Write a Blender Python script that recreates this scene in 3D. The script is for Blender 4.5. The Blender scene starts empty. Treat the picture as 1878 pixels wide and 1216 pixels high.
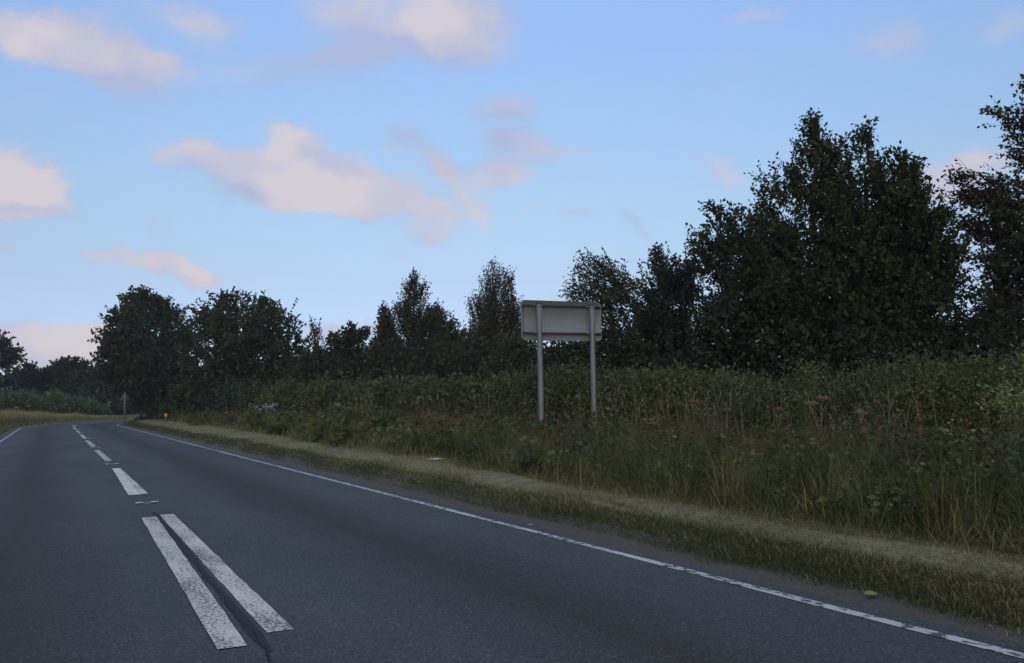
import bpy, math
import numpy as np

rng = np.random.default_rng(7)
S = bpy.context.scene
COL = S.collection

# ------------------------------------------------------------------ camera
F, CH, ROLL = 1680.0, 1.3, 0.02          # focal length in photo pixels, lens height, roll
PIT = math.atan(124 / F)
YAW = math.atan(849.2 / F * math.cos(PIT))
fwd = np.array([math.sin(YAW) * math.cos(PIT), math.cos(YAW) * math.cos(PIT), math.sin(PIT)])
r0 = np.array([math.cos(YAW), -math.sin(YAW), 0.0])
u0 = np.cross(r0, fwd)
rgt = r0 * math.cos(ROLL) - u0 * math.sin(ROLL)
upv = u0 * math.cos(ROLL) + r0 * math.sin(ROLL)
fh = np.array([math.sin(YAW), math.cos(YAW), 0.0])
CAM = np.array([0, 0, CH])
cd = bpy.data.cameras.new('camera')
cd.sensor_width = 36.0
cd.lens = F / 1878 * 36.0
cd.clip_end = 5000
cam = bpy.data.objects.new('camera', cd)
COL.objects.link(cam)
from mathutils import Matrix
cam.matrix_world = Matrix(((rgt[0], upv[0], -fwd[0], 0), (rgt[1], upv[1], -fwd[1], 0), (rgt[2], upv[2], -fwd[2], CH), (0, 0, 0, 1)))
S.camera = cam


def ray(x, y):
    return fwd + rgt * (x - 939) / F - upv * (y - 608) / F


def at_depth(x, y, D):                    # point seen at a photo pixel, D metres ahead (horizontal)
    d = ray(x, y)
    return CAM + d * (D / (d @ fh))


def at_Y(x, y, Y):
    d = ray(x, y)
    return CAM + d * (Y / d[1])


# ------------------------------------------------------------------ world, sun, exposure
SUN_EL, SUN_ROT = math.radians(7.0), math.radians(205.0)
W = bpy.data.worlds.new('World')
S.world = W
W.use_nodes = True
nt = W.node_tree
nt.nodes.clear()


def nd(tree, t, **kw):
    n = tree.nodes.new(t)
    for k, v in kw.items():
        setattr(n, k, v)
    return n


L = nt.links.new
out = nd(nt, 'ShaderNodeOutputWorld')
bg = nd(nt, 'ShaderNodeBackground')
bg.inputs['Strength'].default_value = 0.15
L(bg.outputs[0], out.inputs[0])
sky = nd(nt, 'ShaderNodeTexSky', sky_type='NISHITA', sun_disc=False, sun_elevation=SUN_EL, sun_rotation=SUN_ROT,
         altitude=0, air_density=1.0, dust_density=0.2, ozone_density=1.7)
tc = nd(nt, 'ShaderNodeTexCoord')


def wmath(op, a, b=None, c=None, clamp=False):
    n = nd(nt, 'ShaderNodeMath', operation=op, use_clamp=clamp)
    for i, v in enumerate((a, b, c)):
        if v is None:
            continue
        if isinstance(v, (int, float)):
            n.inputs[i].default_value = v
        else:
            L(v, n.inputs[i])
    return n.outputs[0]


def wnoise(scale, detail, rough, vec, mult=(1, 1, 1), off=(0, 0, 0)):
    m = nd(nt, 'ShaderNodeMapping')
    m.inputs['Scale'].default_value = mult
    m.inputs['Location'].default_value = off
    L(vec, m.inputs['Vector'])
    n = nd(nt, 'ShaderNodeTexNoise')
    n.inputs['Scale'].default_value = scale
    n.inputs['Detail'].default_value = detail
    n.inputs['Roughness'].default_value = rough
    L(m.outputs[0], n.inputs['Vector'])
    return n


sep = nd(nt, 'ShaderNodeSeparateXYZ')
L(tc.outputs['Generated'], sep.inputs[0])
az = wmath('ARCTAN2', sep.outputs[0], sep.outputs[1])
el = wmath('ARCSINE', sep.outputs[2])
comb = nd(nt, 'ShaderNodeCombineXYZ')
L(az, comb.inputs[0])
L(el, comb.inputs[1])
# billowing distortion of the sky direction, so that the clouds get ragged edges
w1 = wnoise(14, 7, 0.66, comb.outputs[0])
ws = nd(nt, 'ShaderNodeVectorMath', operation='MULTIPLY_ADD')
L(w1.outputs['Color'], ws.inputs[0])
ws.inputs[1].default_value = (0.075, 0.055, 0)
ws.inputs[2].default_value = (-0.0375, -0.0275, 0)
wv = nd(nt, 'ShaderNodeVectorMath', operation='ADD')
L(comb.outputs[0], wv.inputs[0])
L(ws.outputs[0], wv.inputs[1])


def azel(x, y):
    d = ray(x, y)
    d = d / np.linalg.norm(d)
    return math.atan2(d[0], d[1]), math.asin(d[2])


# (x, y, radius x, radius y, tilt degrees, weight) of each puff of cloud, as seen in the sky
PUFFS = [
    (70, 75, 90, 50, 0, .95), (190, 100, 150, 60, -14, .95), (260, 130, 80, 45, -10, .6), (370, 45, 80, 45, 0, .55), (300, 30, 150, 30, 0, .3),
    (620, 110, 150, 40, 12, .5), (770, 40, 180, 80, 0, .7), (850, 60, 95, 75, 0, .7), (640, 10, 170, 45, 0, .4), (420, 130, 120, 40, 0, .28),
    (30, 330, 90, 60, 0, 1.0), (10, 375, 110, 40, 0, .9), (125, 365, 50, 35, -30, .4), (-60, 330, 120, 70, 0, 1.0),
    (400, 290, 120, 38, -4, .9), (540, 270, 75, 48, -10, 1.0), (600, 330, 170, 55, -8, 1.0), (500, 345, 130, 45, -6, .95), (700, 370, 140, 42, -8, .75), (800, 390, 110, 26, -20, .38),
    (800, 310, 50, 28, -30, .85), (850, 360, 75, 24, -40, .7), (740, 255, 48, 38, 0, .5), (930, 205, 80, 36, 0, .66), (965, 270, 110, 30, -5, .7), (905, 325, 75, 38, 0, .66),
    (190, 467, 60, 20, 0, .62), (270, 475, 70, 18, -12, .7), (345, 490, 75, 22, -28, .95), (290, 405, 40, 20, -35, .35), (0, 460, 25, 12, 0, .4),
    (790, 430, 60, 22, 0, .5), (1330, 315, 65, 30, -25, .52), (1055, 385, 38, 16, 0, .45), (980, 382, 22, 10, 0, .25), (1165, 410, 55, 16, -40, .42),
    (1740, 330, 120, 46, 6, .85), (1640, 75, 75, 45, 0, .5), (1390, 30, 60, 22, 0, .32), (1850, 45, 70, 35, 0, .36),
    (60, 640, 150, 42, 0, 1.0), (160, 625, 80, 34, 8, 1.0), (-40, 640, 100, 50, 0, 1.0), (600, 615, 60, 22, 0, .6), (665, 605, 40, 20, 0, .5), (1040, 540, 70, 14, 0, .4), (1700, 400, 40, 60, 0, .2),
]
field = None
for (x, y, rx, ry, tilt, wt) in PUFFS:
    a0, e0 = azel(x, y)
    d = ray(x, y)
    k = 1.0 / np.linalg.norm(d) / F       # radians per photo pixel there
    mp = nd(nt, 'ShaderNodeMapping', vector_type='TEXTURE')
    mp.inputs['Location'].default_value = (a0, e0, 0)
    mp.inputs['Rotation'].default_value = (0, 0, math.radians(tilt))
    mp.inputs['Scale'].default_value = (1.45 * rx * k / math.cos(e0), 1.45 * ry * k, 1)
    L(wv.outputs[0], mp.inputs['Vector'])
    ln = nd(nt, 'ShaderNodeVectorMath', operation='LENGTH')
    L(mp.outputs[0], ln.inputs[0])
    g = nd(nt, 'ShaderNodeMapRange', interpolation_type='SMOOTHSTEP')
    g.inputs['From Min'].default_value = 1.0
    g.inputs['From Max'].default_value = 0.1
    g.inputs['To Min'].default_value = 0
    g.inputs['To Max'].default_value = wt
    L(ln.outputs['Value'], g.inputs['Value'])
    # screen-combine the puffs: 1-(1-a)(1-b)
    field = g.outputs[0] if field is None else wmath('SUBTRACT', wmath('ADD', field, g.outputs[0]), wmath('MULTIPLY', field, g.outputs[0]))
n2 = wnoise(12, 8, 0.64, wv.outputs[0], (1, 1.7, 1))
n3 = wnoise(5, 5, 0.55, tc.outputs['Generated'], (1, 1, 2.6), (3.1, 1.7, 0.4))
# unseen broken cloud added overhead and all round to make ground light less blue; only the open patch of sky ahead is mostly clear
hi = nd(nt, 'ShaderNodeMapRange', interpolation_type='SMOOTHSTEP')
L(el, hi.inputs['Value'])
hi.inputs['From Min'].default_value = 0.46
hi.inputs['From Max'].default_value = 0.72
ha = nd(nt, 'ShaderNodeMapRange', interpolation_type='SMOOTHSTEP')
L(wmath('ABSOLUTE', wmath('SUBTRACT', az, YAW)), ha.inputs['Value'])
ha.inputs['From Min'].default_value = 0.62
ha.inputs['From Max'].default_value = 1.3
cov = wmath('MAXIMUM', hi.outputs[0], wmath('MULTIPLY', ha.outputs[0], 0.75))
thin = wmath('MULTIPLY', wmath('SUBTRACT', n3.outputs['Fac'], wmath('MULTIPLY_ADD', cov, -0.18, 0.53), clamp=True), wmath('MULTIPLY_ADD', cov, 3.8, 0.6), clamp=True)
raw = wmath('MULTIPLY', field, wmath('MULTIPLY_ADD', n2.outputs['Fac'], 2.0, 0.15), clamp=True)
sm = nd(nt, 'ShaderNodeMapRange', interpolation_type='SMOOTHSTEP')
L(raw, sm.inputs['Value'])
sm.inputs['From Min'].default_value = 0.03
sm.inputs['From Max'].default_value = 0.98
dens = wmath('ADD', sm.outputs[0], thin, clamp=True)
# sunlit cream and lilac shade of the cloud itself
n4 = wnoise(9, 4, 0.5, comb.outputs[0], (1, 1.4, 1), (5, 2, 0))


def puff(x, y, rx, ry, tilt, wt):
    a0, e0 = azel(x, y)
    k = 1.0 / np.linalg.norm(ray(x, y)) / F
    mp = nd(nt, 'ShaderNodeMapping', vector_type='TEXTURE')
    mp.inputs['Location'].default_value = (a0, e0, 0)
    mp.inputs['Rotation'].default_value = (0, 0, math.radians(tilt))
    mp.inputs['Scale'].default_value = (1.4 * rx * k / math.cos(e0), 1.4 * ry * k, 1)
    L(wv.outputs[0], mp.inputs['Vector'])
    ln = nd(nt, 'ShaderNodeVectorMath', operation='LENGTH')
    L(mp.outputs[0], ln.inputs[0])
    g = nd(nt, 'ShaderNodeMapRange', interpolation_type='SMOOTHSTEP')
    g.inputs['From Min'].default_value = 1.0
    g.inputs['From Max'].default_value = 0.0
    g.inputs['To Max'].default_value = wt
    L(ln.outputs['Value'], g.inputs['Value'])
    return g.outputs[0]


# thicker grey undersides (-) and the sunlit billows (+) of the individual clouds
lit = wmath('MULTIPLY_ADD', dens, 0.45, wmath('MULTIPLY_ADD', n4.outputs['Fac'], 2.4, -0.95))
for q in ((630, 110, 170, 60, 12, -.9), (890, 90, 80, 80, 0, -.6), (760, 110, 150, 40, 0, -.5), (430, 355, 90, 34, 0, -1.0), (610, 300, 90, 26, -14, -.45), (330, 315, 60, 30, 0, -.4), (745, 255, 60, 40, 0, -.7), (930, 240, 110, 80, 0, -.5),
          (230, 150, 130, 34, -12, -.5), (60, 385, 110, 22, 0, -.5), (560, 345, 130, 34, -8, .7), (520, 255, 60, 40, 0, .6), (40, 335, 80, 40, 0, .6), (120, 625, 130, 34, 0, .5), (120, 80, 90, 36, -10, .4), (800, 40, 80, 50, 0, .5), (365, 490, 40, 18, -28, .4)):
    lit = wmath('ADD', lit, puff(*q))
lit = wmath('ADD', lit, 0.0, clamp=True)
cc = nd(nt, 'ShaderNodeMix', data_type='RGBA')
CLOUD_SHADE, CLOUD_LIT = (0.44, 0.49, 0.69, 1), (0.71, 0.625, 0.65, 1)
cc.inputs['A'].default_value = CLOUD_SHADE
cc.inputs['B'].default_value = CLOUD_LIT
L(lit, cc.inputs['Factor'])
KSKY = 1 / bg.inputs['Strength'].default_value
csc = nd(nt, 'ShaderNodeVectorMath', operation='SCALE')
L(cc.outputs['Result'], csc.inputs[0])
csc.inputs['Scale'].default_value = KSKY
# dusk colouring of the whole dome by height above the horizon, the same in every direction
gr = nd(nt, 'ShaderNodeValToRGB')
L(wmath('DIVIDE', el, math.pi / 2), gr.inputs['Fac'])
GRADE = [(2.5, .69, .81, 1.7), (7.5, .99, .92, 1.23), (12.5, 1.27, 1.176, 1.36), (17.5, 1.47, 1.39, 1.61), (22.5, 1.68, 1.58, 1.88), (27.5, 1.9, 1.84, 2.19),
         (37.5, 2.4, 2.4, 2.86), (52.5, 3.0, 3.0, 3.7), (87.5, 4.0, 4.1, 5.0)]
while len(gr.color_ramp.elements) < len(GRADE):
    gr.color_ramp.elements.new(.5)
for e_, (d_, r_, g_, b_) in zip(gr.color_ramp.elements, GRADE):
    e_.position = d_ / 90
for e_, (d_, r_, g_, b_) in zip(gr.color_ramp.elements, GRADE):
    e_.color = (r_ / 5, g_ / 5, b_ / 5, 1)
gs = nd(nt, 'ShaderNodeVectorMath', operation='SCALE')
L(gr.outputs['Color'], gs.inputs[0])
gs.inputs['Scale'].default_value = 5
tint = nd(nt, 'ShaderNodeVectorMath', operation='MULTIPLY')
L(sky.outputs[0], tint.inputs[0])
L(gs.outputs[0], tint.inputs[1])
mx = nd(nt, 'ShaderNodeMix', data_type='RGBA')
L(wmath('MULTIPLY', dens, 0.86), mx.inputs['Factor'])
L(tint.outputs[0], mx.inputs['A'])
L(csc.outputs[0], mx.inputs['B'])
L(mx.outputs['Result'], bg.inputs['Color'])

sl = bpy.data.lights.new('sun', 'SUN')
sl.energy = 0.55
sl.angle = math.radians(15)
sl.color = (1.0, 0.74, 0.52)
so = bpy.data.objects.new('sun', sl)
COL.objects.link(so)
sdir = np.array([math.sin(SUN_ROT) * math.cos(SUN_EL), math.cos(SUN_ROT) * math.cos(SUN_EL), math.sin(SUN_EL)])
from mathutils import Vector
so.rotation_euler = Vector(sdir).to_track_quat('Z', 'Y').to_euler()
so.location = (-20, -10, 30)

vs = S.view_settings
S.display_settings.display_device = 'sRGB'
vs.view_transform = 'Standard'
vs.look = 'None'
vs.exposure = 0.0
vs.gamma = 1.0
vs.use_curve_mapping = False
S.render.engine = 'CYCLES'
S.cycles.use_denoising = True
S.cycles.max_bounces = 6
S.cycles.transparent_max_bounces = 4

# ------------------------------------------------------------------ mesh helpers


def mesh(name, V, faces, col=None, smooth=False):
    """faces: list of (N,k) integer arrays; col: (len(V),3) colours of the thing itself."""
    m = bpy.data.meshes.new(name)
    V = np.asarray(V, np.float32)
    faces = [np.asarray(f, np.int32) for f in faces if len(f)]
    m.vertices.add(len(V))
    m.vertices.foreach_set('co', V.ravel())
    nl = sum(f.size for f in faces)
    m.loops.add(nl)
    m.loops.foreach_set('vertex_index', np.concatenate([f.ravel() for f in faces]))
    starts, p = [], 0
    for f in faces:
        starts.append(np.arange(len(f)) * f.shape[1] + p)
        p += f.size
    starts = np.concatenate(starts)
    m.polygons.add(len(starts))
    m.polygons.foreach_set('loop_start', starts.astype(np.int32))
    if smooth:
        m.polygons.foreach_set('use_smooth', np.ones(len(starts), bool))
    if col is not None:
        a = m.attributes.new('tone', 'FLOAT_COLOR', 'POINT')
        c = np.ones((len(V), 4), np.float32)
        c[:, :3] = col
        a.data.foreach_set('color', c.ravel())
    m.update(calc_edges=True)
    m.validate()
    return m


def link(name, me, mat, parent=None, **props):
    o = bpy.data.objects.new(name, me)
    COL.objects.link(o)
    if mat is not None and me is not None and not me.materials:
        me.materials.append(mat)
    if parent is not None:
        o.parent = parent
        o.matrix_parent_inverse.identity()
        if parent.location.length > 0 and me is not None and not props.pop('local', False):
            o.location = -parent.location
    props.pop('local', None)
    for k, v in props.items():
        o[k] = v
    return o


def thing(name, label, cat, loc=(0, 0, 0), group=None):
    o = bpy.data.objects.new(name, None)
    o.empty_display_size = 0.2
    COL.objects.link(o)
    o.location = loc
    o['label'] = label
    o['category'] = cat
    if group:
        o['group'] = group
    return o


class MB:
    """collects pieces of one mesh"""

    def __init__(s):
        s.V, s.F, s.C, s.n = [], {}, [], 0

    def add(s, V, faces, col=None):
        V = np.asarray(V, float)
        s.V.append(V)
        for f in faces:
            f = np.asarray(f, int)
            if len(f):
                s.F.setdefault(f.shape[1], []).append(f + s.n)
        s.n += len(V)
        if col is not None:
            s.C.append(np.broadcast_to(col, (len(V), 3)))

    def box(s, c, d):
        c, d = np.array(c, float), np.array(d, float) / 2
        V = np.array([[x, y, z] for z in (-1, 1) for y in (-1, 1) for x in (-1, 1)]) * d + c
        s.add(V, [np.array([[0, 2, 3, 1], [4, 5, 7, 6], [0, 1, 5, 4], [2, 6, 7, 3], [0, 4, 6, 2], [1, 3, 7, 5]])])

    def tube(s, P, R, n=6, cap=True, col=None):
        P = np.asarray(P, float)
        R = np.broadcast_to(R, len(P)).astype(float)
        T = np.gradient(P, axis=0)
        T /= np.linalg.norm(T, axis=1)[:, None] + 1e-9
        ref = np.array([0, 0, 1.0]) if abs(T[0][2]) < .9 else np.array([1.0, 0, 0])
        A = np.cross(T, ref)
        A /= np.linalg.norm(A, axis=1)[:, None] + 1e-9
        B = np.cross(T, A)
        th = np.arange(n) / n * 2 * math.pi
        V = (P[:, None] + R[:, None, None] * (A[:, None] * np.cos(th)[None, :, None] + B[:, None] * np.sin(th)[None, :, None])).reshape(-1, 3)
        i = np.arange(len(P) - 1)[:, None] * n
        j = np.arange(n)[None]
        k = (j + 1) % n
        q = np.stack([i + j, i + k, i + n + k, i + n + j], -1).reshape(-1, 4)
        fs = [q]
        if cap:
            fs.append(np.array([np.arange(n)[::-1], np.arange(n) + (len(P) - 1) * n]))
        s.add(V, fs, col)

    def mesh(s, name, smooth=False):
        return mesh(name, np.concatenate(s.V), [np.concatenate(v) for v in s.F.values()], np.concatenate(s.C) if s.C else None, smooth)


def twigs(A, B, ra, rb):
    """many thin three-sided twigs at once"""
    n = len(A)
    T = B - A
    T /= np.linalg.norm(T, axis=1)[:, None] + 1e-9
    X = np.cross(T, np.array([.3, .5, .81]))
    X /= np.linalg.norm(X, axis=1)[:, None] + 1e-9
    Y = np.cross(T, X)
    V = np.empty((n, 6, 3))
    for k in range(3):
        c, s_ = math.cos(k * 2.094), math.sin(k * 2.094)
        V[:, k] = A + (X * c + Y * s_) * ra
        V[:, 3 + k] = B + (X * c + Y * s_) * rb
    b = np.arange(n)[:, None, None] * 6
    q = np.array([[0, 1, 4, 3], [1, 2, 5, 4], [2, 0, 3, 5]])[None] + b
    return V.reshape(-1, 3), q.reshape(-1, 4)


def unit(v):
    return v / (np.linalg.norm(v, axis=-1, keepdims=True) + 1e-9)


def leaves(P, D, ln, wd, col, fold=0.25):
    """diamond leaves, one quad each: P base points, D pointing directions"""
    n = len(P)
    D = unit(D)
    X = unit(np.cross(D, rng.normal(size=(n, 3))))
    N = np.cross(D, X)
    ln = np.broadcast_to(ln, n)[:, None]
    wd = np.broadcast_to(wd, n)[:, None]
    V = np.empty((n, 4, 3))
    V[:, 0] = P
    V[:, 1] = P + D * ln * .45 + X * wd * .5 + N * wd * fold
    V[:, 2] = P + D * ln
    V[:, 3] = P + D * ln * .45 - X * wd * .5 + N * wd * fold
    return V.reshape(-1, 3), np.arange(n * 4).reshape(n, 4), np.repeat(col, 4, 0)


def blades(P, H, Wd, lean, col, tipcol=None, bend=1.0):
    """grass blades of two bends: P roots, H lengths, lean (n,2) sideways shift at the tip as a share of the length"""
    n = len(P)
    H = np.broadcast_to(H, n)[:, None]
    Wd = np.broadcast_to(Wd, n)[:, None]
    a = rng.uniform(0, 2 * math.pi, n)
    X = np.stack([np.cos(a), np.sin(a), np.zeros(n)], 1)
    l3 = np.concatenate([lean, np.zeros((n, 1))], 1)
    m = np.sqrt(np.clip(1 - (l3 ** 2).sum(1, keepdims=True) * .8, .06, 1))
    V = np.empty((n, 5, 3))
    V[:, 0] = P - X * Wd * .5
    V[:, 1] = P + X * Wd * .5
    M = P + l3 * H * .3 + np.array([0, 0, 1]) * H * .6 * (m * .5 + .5)
    V[:, 2] = M - X * Wd * .4
    V[:, 3] = M + X * Wd * .4
    V[:, 4] = P + l3 * H * bend + np.array([0, 0, 1]) * H * m
    b = np.arange(n)[:, None] * 5
    q = np.array([[0, 1, 3, 2]]) + b
    t = np.array([[2, 3, 4]]) + b
    c = np.repeat(col[:, None], 5, 1)
    if tipcol is not None:
        c = c.copy()
        c[:, 4] = tipcol
        c[:, 2:4] = c[:, 2:4] * .6 + tipcol[:, None] * .4
    return V.reshape(-1, 3), [q, t], c.reshape(-1, 3)


# ------------------------------------------------------------------ materials


def material(name):
    m = bpy.data.materials.new(name)
    m.use_nodes = True
    t = m.node_tree
    return m, t, t.nodes['Principled BSDF']


def noise(t, scale, detail=4, rough=.55, vec=None, sc=None):
    n = t.nodes.new('ShaderNodeTexNoise')
    n.inputs['Scale'].default_value = scale
    n.inputs['Detail'].default_value = detail
    n.inputs['Roughness'].default_value = rough
    if vec is None:
        vec = t.nodes.new('ShaderNodeTexCoord').outputs['Object']
    if sc is not None:
        mp = t.nodes.new('ShaderNodeMapping')
        mp.inputs['Scale'].default_value = sc
        t.links.new(vec, mp.inputs['Vector'])
        vec = mp.outputs[0]
    t.links.new(vec, n.inputs['Vector'])
    return n


def ramp(t, fac, stops):
    r = t.nodes.new('ShaderNodeValToRGB')
    e = r.color_ramp.elements
    e[0].position, e[0].color = stops[0][0], (*stops[0][1], 1)
    e[1].position, e[1].color = stops[-1][0], (*stops[-1][1], 1)
    for p, c in stops[1:-1]:
        x = e.new(p)
        x.color = (*c, 1)
    t.links.new(fac, r.inputs['Fac'])
    return r.outputs['Color']


def mixc(t, fac, a, b, blend='MIX'):
    m = t.nodes.new('ShaderNodeMix')
    m.data_type = 'RGBA'
    m.blend_type = blend
    for key, v in (('Factor', fac), ('A', a), ('B', b)):
        if isinstance(v, (int, float)):
            m.inputs[key].default_value = v
        elif isinstance(v, tuple):
            m.inputs[key].default_value = (*v, 1)
        else:
            t.links.new(v, m.inputs[key])
    return m.outputs['Result']


def plant_mat(name, rough=.55, trans=.25, spec=.3):
    m, t, p = material(name)
    a = t.nodes.new('ShaderNodeAttribute')
    a.attribute_name = 'tone'
    t.links.new(a.outputs['Color'], p.inputs['Base Color'])
    p.inputs['Roughness'].default_value = rough
    p.inputs['Specular IOR Level'].default_value = spec
    if trans > 0:
        tr = t.nodes.new('ShaderNodeBsdfTranslucent')
        t.links.new(a.outputs['Color'], tr.inputs['Color'])
        mx_ = t.nodes.new('ShaderNodeMixShader')
        mx_.inputs[0].default_value = trans
        t.links.new(p.outputs[0], mx_.inputs[1])
        t.links.new(tr.outputs[0], mx_.inputs[2])
        t.links.new(mx_.outputs[0], t.nodes['Material Output'].inputs['Surface'])
    return m


M_LEAF = plant_mat('leaf', .65, .25, .18)
M_GRASS = plant_mat('grass_blade', .7, .25, .12)
M_DRY = plant_mat('dry_stem', .8, .15, .1)


def bark_mat():
    m, t, p = material('bark')
    n = noise(t, 9, 5, .65, sc=(3, 3, .6))
    t.links.new(ramp(t, n.outputs['Fac'], [(.3, (.022, .019, .015)), (.7, (.06, .05, .04))]), p.inputs['Base Color'])
    b = t.nodes.new('ShaderNodeBump')
    b.inputs['Strength'].default_value = .7
    t.links.new(n.outputs['Fac'], b.inputs['Height'])
    t.links.new(b.outputs[0], p.inputs['Normal'])
    p.inputs['Roughness'].default_value = .9
    return m


M_BARK = bark_mat()

RX = 1.25          # road centre line


def asphalt_colour(t):
    """stone-speckled tarmac with browner oil bands down the middle of each lane; UV = (offset from centre line, distance along)"""
    uv = t.nodes.new('ShaderNodeUVMap').outputs[0]
    sp = t.nodes.new('ShaderNodeSeparateXYZ')
    t.links.new(uv, sp.inputs[0])

    def mth(op, a, b=0.0, clamp=False):
        n = t.nodes.new('ShaderNodeMath')
        n.operation = op
        n.use_clamp = clamp
        for i, v in enumerate((a, b)):
            if isinstance(v, (int, float)):
                n.inputs[i].default_value = v
            else:
                t.links.new(v, n.inputs[i])
        return n.outputs[0]
    wob = noise(t, 1, 3, .6, uv, (1.2, .18, 1))
    s = mth('ADD', sp.outputs[0], mth('MULTIPLY', mth('SUBTRACT', wob.outputs['Fac'], .5), .5))
    lane = mth('ABSOLUTE', mth('SUBTRACT', mth('ABSOLUTE', s), 1.55))
    band = mth('SUBTRACT', 1.0, mth('DIVIDE', lane, .8), True)
    band = mth('MULTIPLY', band, mth('ADD', .55, mth('MULTIPLY', wob.outputs['Fac'], .7)))
    big = noise(t, 1, 4, .6, uv, (.6, .25, 1))
    fine = noise(t, 75, 2, .7, uv)
    vor = t.nodes.new('ShaderNodeTexVoronoi')
    vor.inputs['Scale'].default_value = 85
    t.links.new(uv, vor.inputs['Vector'])
    base = ramp(t, big.outputs['Fac'], [(.25, (.061, .068, .060)), (.75, (.102, .112, .098))])
    base = mixc(t, band, base, (.052, .046, .032))
    spk = ramp(t, vor.outputs['Color'], [(.2, (.65, .65, .65)), (.75, (1.05, 1.05, 1.05)), (.97, (2.0, 1.95, 1.9))])
    base = mixc(t, 1.0, base, spk, 'MULTIPLY')
    fs = ramp(t, fine.outputs['Fac'], [(.35, (.75, .75, .75)), (.65, (1.25, 1.25, 1.25))])
    base = mixc(t, 1.0, base, fs, 'MULTIPLY')
    return base, uv, vor, fine


def asphalt_mat():
    m, t, p = material('asphalt')
    c, uv, vor, fine = asphalt_colour(t)
    t.links.new(c, p.inputs['Base Color'])
    b = t.nodes.new('ShaderNodeBump')
    b.inputs['Strength'].default_value = .5
    b.inputs['Distance'].default_value = .006
    t.links.new(vor.outputs['Distance'], b.inputs['Height'])
    t.links.new(b.outputs[0], p.inputs['Normal'])
    p.inputs['Roughness'].default_value = .8
    p.inputs['Specular IOR Level'].default_value = .18
    return m


def paint_mat(name, tone, wear, scale, stretch):
    """white line paint worn through to the tarmac in flecks"""
    m, t, p = material(name)
    c, uv, vor, fine = asphalt_colour(t)
    n1 = noise(t, scale, 3, .75, uv, stretch)
    n2_ = noise(t, 1.3, 3, .6, uv, (3, .8, 1))
    a = t.nodes.new('ShaderNodeMath')
    a.operation = 'MULTIPLY_ADD'
    t.links.new(n2_.outputs['Fac'], a.inputs[0])
    a.inputs[1].default_value = .35
    t.links.new(n1.outputs['Fac'], a.inputs[2])
    fac = ramp(t, a.outputs[0], [(wear, (1, 1, 1)), (wear + .05, (0, 0, 0))])
    dirt = ramp(t, n2_.outputs['Fac'], [(.3, tuple(x * .82 for x in tone)), (.7, tone)])
    t.links.new(mixc(t, fac, dirt, c), p.inputs['Base Color'])
    p.inputs['Roughness'].default_value = .7
    return m


M_ASPH = asphalt_mat()
M_PAINT = paint_mat('line_paint', (.76, .70, .57), .60, 42, (1, .8, 1))
M_PAINT_FAR = paint_mat('line_paint_older', (.56, .51, .42), .55, 30, (1, .5, 1))
M_PAINT_FRESH = paint_mat('line_paint_fresh', (.82, .76, .62), .48, 20, (1, .6, 1))
M_PAINT_EDGE = paint_mat('edge_line_paint', (.62, .58, .48), .62, 15, (1, .55, 1))


def soil_mat(name, a, b, scale=14):
    m, t, p = material(name)
    n = noise(t, scale, 8, .7)
    n2_ = noise(t, scale * 6, 3, .7)
    c = ramp(t, n.outputs['Fac'], [(.3, a), (.7, b)])
    c = mixc(t, 1.0, c, ramp(t, n2_.outputs['Fac'], [(.3, (.55, .55, .55)), (.7, (1.4, 1.4, 1.4))]), 'MULTIPLY')
    t.links.new(c, p.inputs['Base Color'])
    bp = t.nodes.new('ShaderNodeBump')
    bp.inputs['Strength'].default_value = .8
    bp.inputs['Distance'].default_value = .03
    t.links.new(n2_.outputs['Fac'], bp.inputs['Height'])
    t.links.new(bp.outputs[0], p.inputs['Normal'])
    p.inputs['Roughness'].default_value = .95
    return m


M_SOIL = soil_mat('gritty_soil', (.085, .074, .052), (.14, .122, .088))
M_GROUND = soil_mat('ground_turf', (.05, .055, .025), (.12, .105, .055), 3)
M_STRAW = soil_mat('straw_thatch', (.10, .098, .038), (.29, .255, .105), 4)
M_CRACK = soil_mat('crack_filler', (.012, .012, .013), (.022, .021, .02), 30)

# ------------------------------------------------------------------ road path: straight, then a right-hand bend
BY, BR = 69.0, 70.0


def path(t):
    t = np.asarray(t, float)
    a = np.clip((t - BY) / BR, 0, 1.25)
    ex = np.clip(t - BY - 1.25 * BR, 0, None)
    x = RX + BR * (1 - np.cos(a)) + np.sin(a) * ex
    y = np.where(t < BY, t, BY + BR * np.sin(a) + np.cos(a) * ex)
    return np.stack([x, y], -1), np.stack([np.cos(a), -np.sin(a)], -1)


PT = np.concatenate([np.arange(-40, 60, 4.0), np.arange(60, 165, 2.0), [200, 300]])
PP, PN = path(PT)
PTF = np.arange(-40, 160, 1.0)
PPF, PNF = path(PTF)


def lateral(X, Y):
    """signed distance right of the road centre line, and distance along it"""
    X, Y = np.asarray(X, float), np.asarray(Y, float)
    s = X - RX
    t = Y.copy()
    far = Y > BY
    if far.any():
        cx, cy = RX + BR, BY
        dx, dy = X - cx, Y - cy
        s = np.where(far, BR - np.hypot(dx, dy), s)
        t = np.where(far, BY + BR * np.arctan2(dy, -dx), t)
    return s, t


def hz(X, Y):
    """height of the land"""
    s, t = lateral(X, Y)
    zr = np.interp(s, [-200, -12, -6, -3.9, -3.3, 3.2, 3.5, 3.85, 5.75, 7.8, 9.3, 10.8, 40, 400],
                   [.3, .3, .18, .03, -.06, -.06, 0.0, .14, .24, .37, .5, .55, .5, .5])
    return zr + .035 * np.sin(X * 1.7 + Y * .6) * np.sin(Y * .9) * (np.abs(s) > 4)


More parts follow.
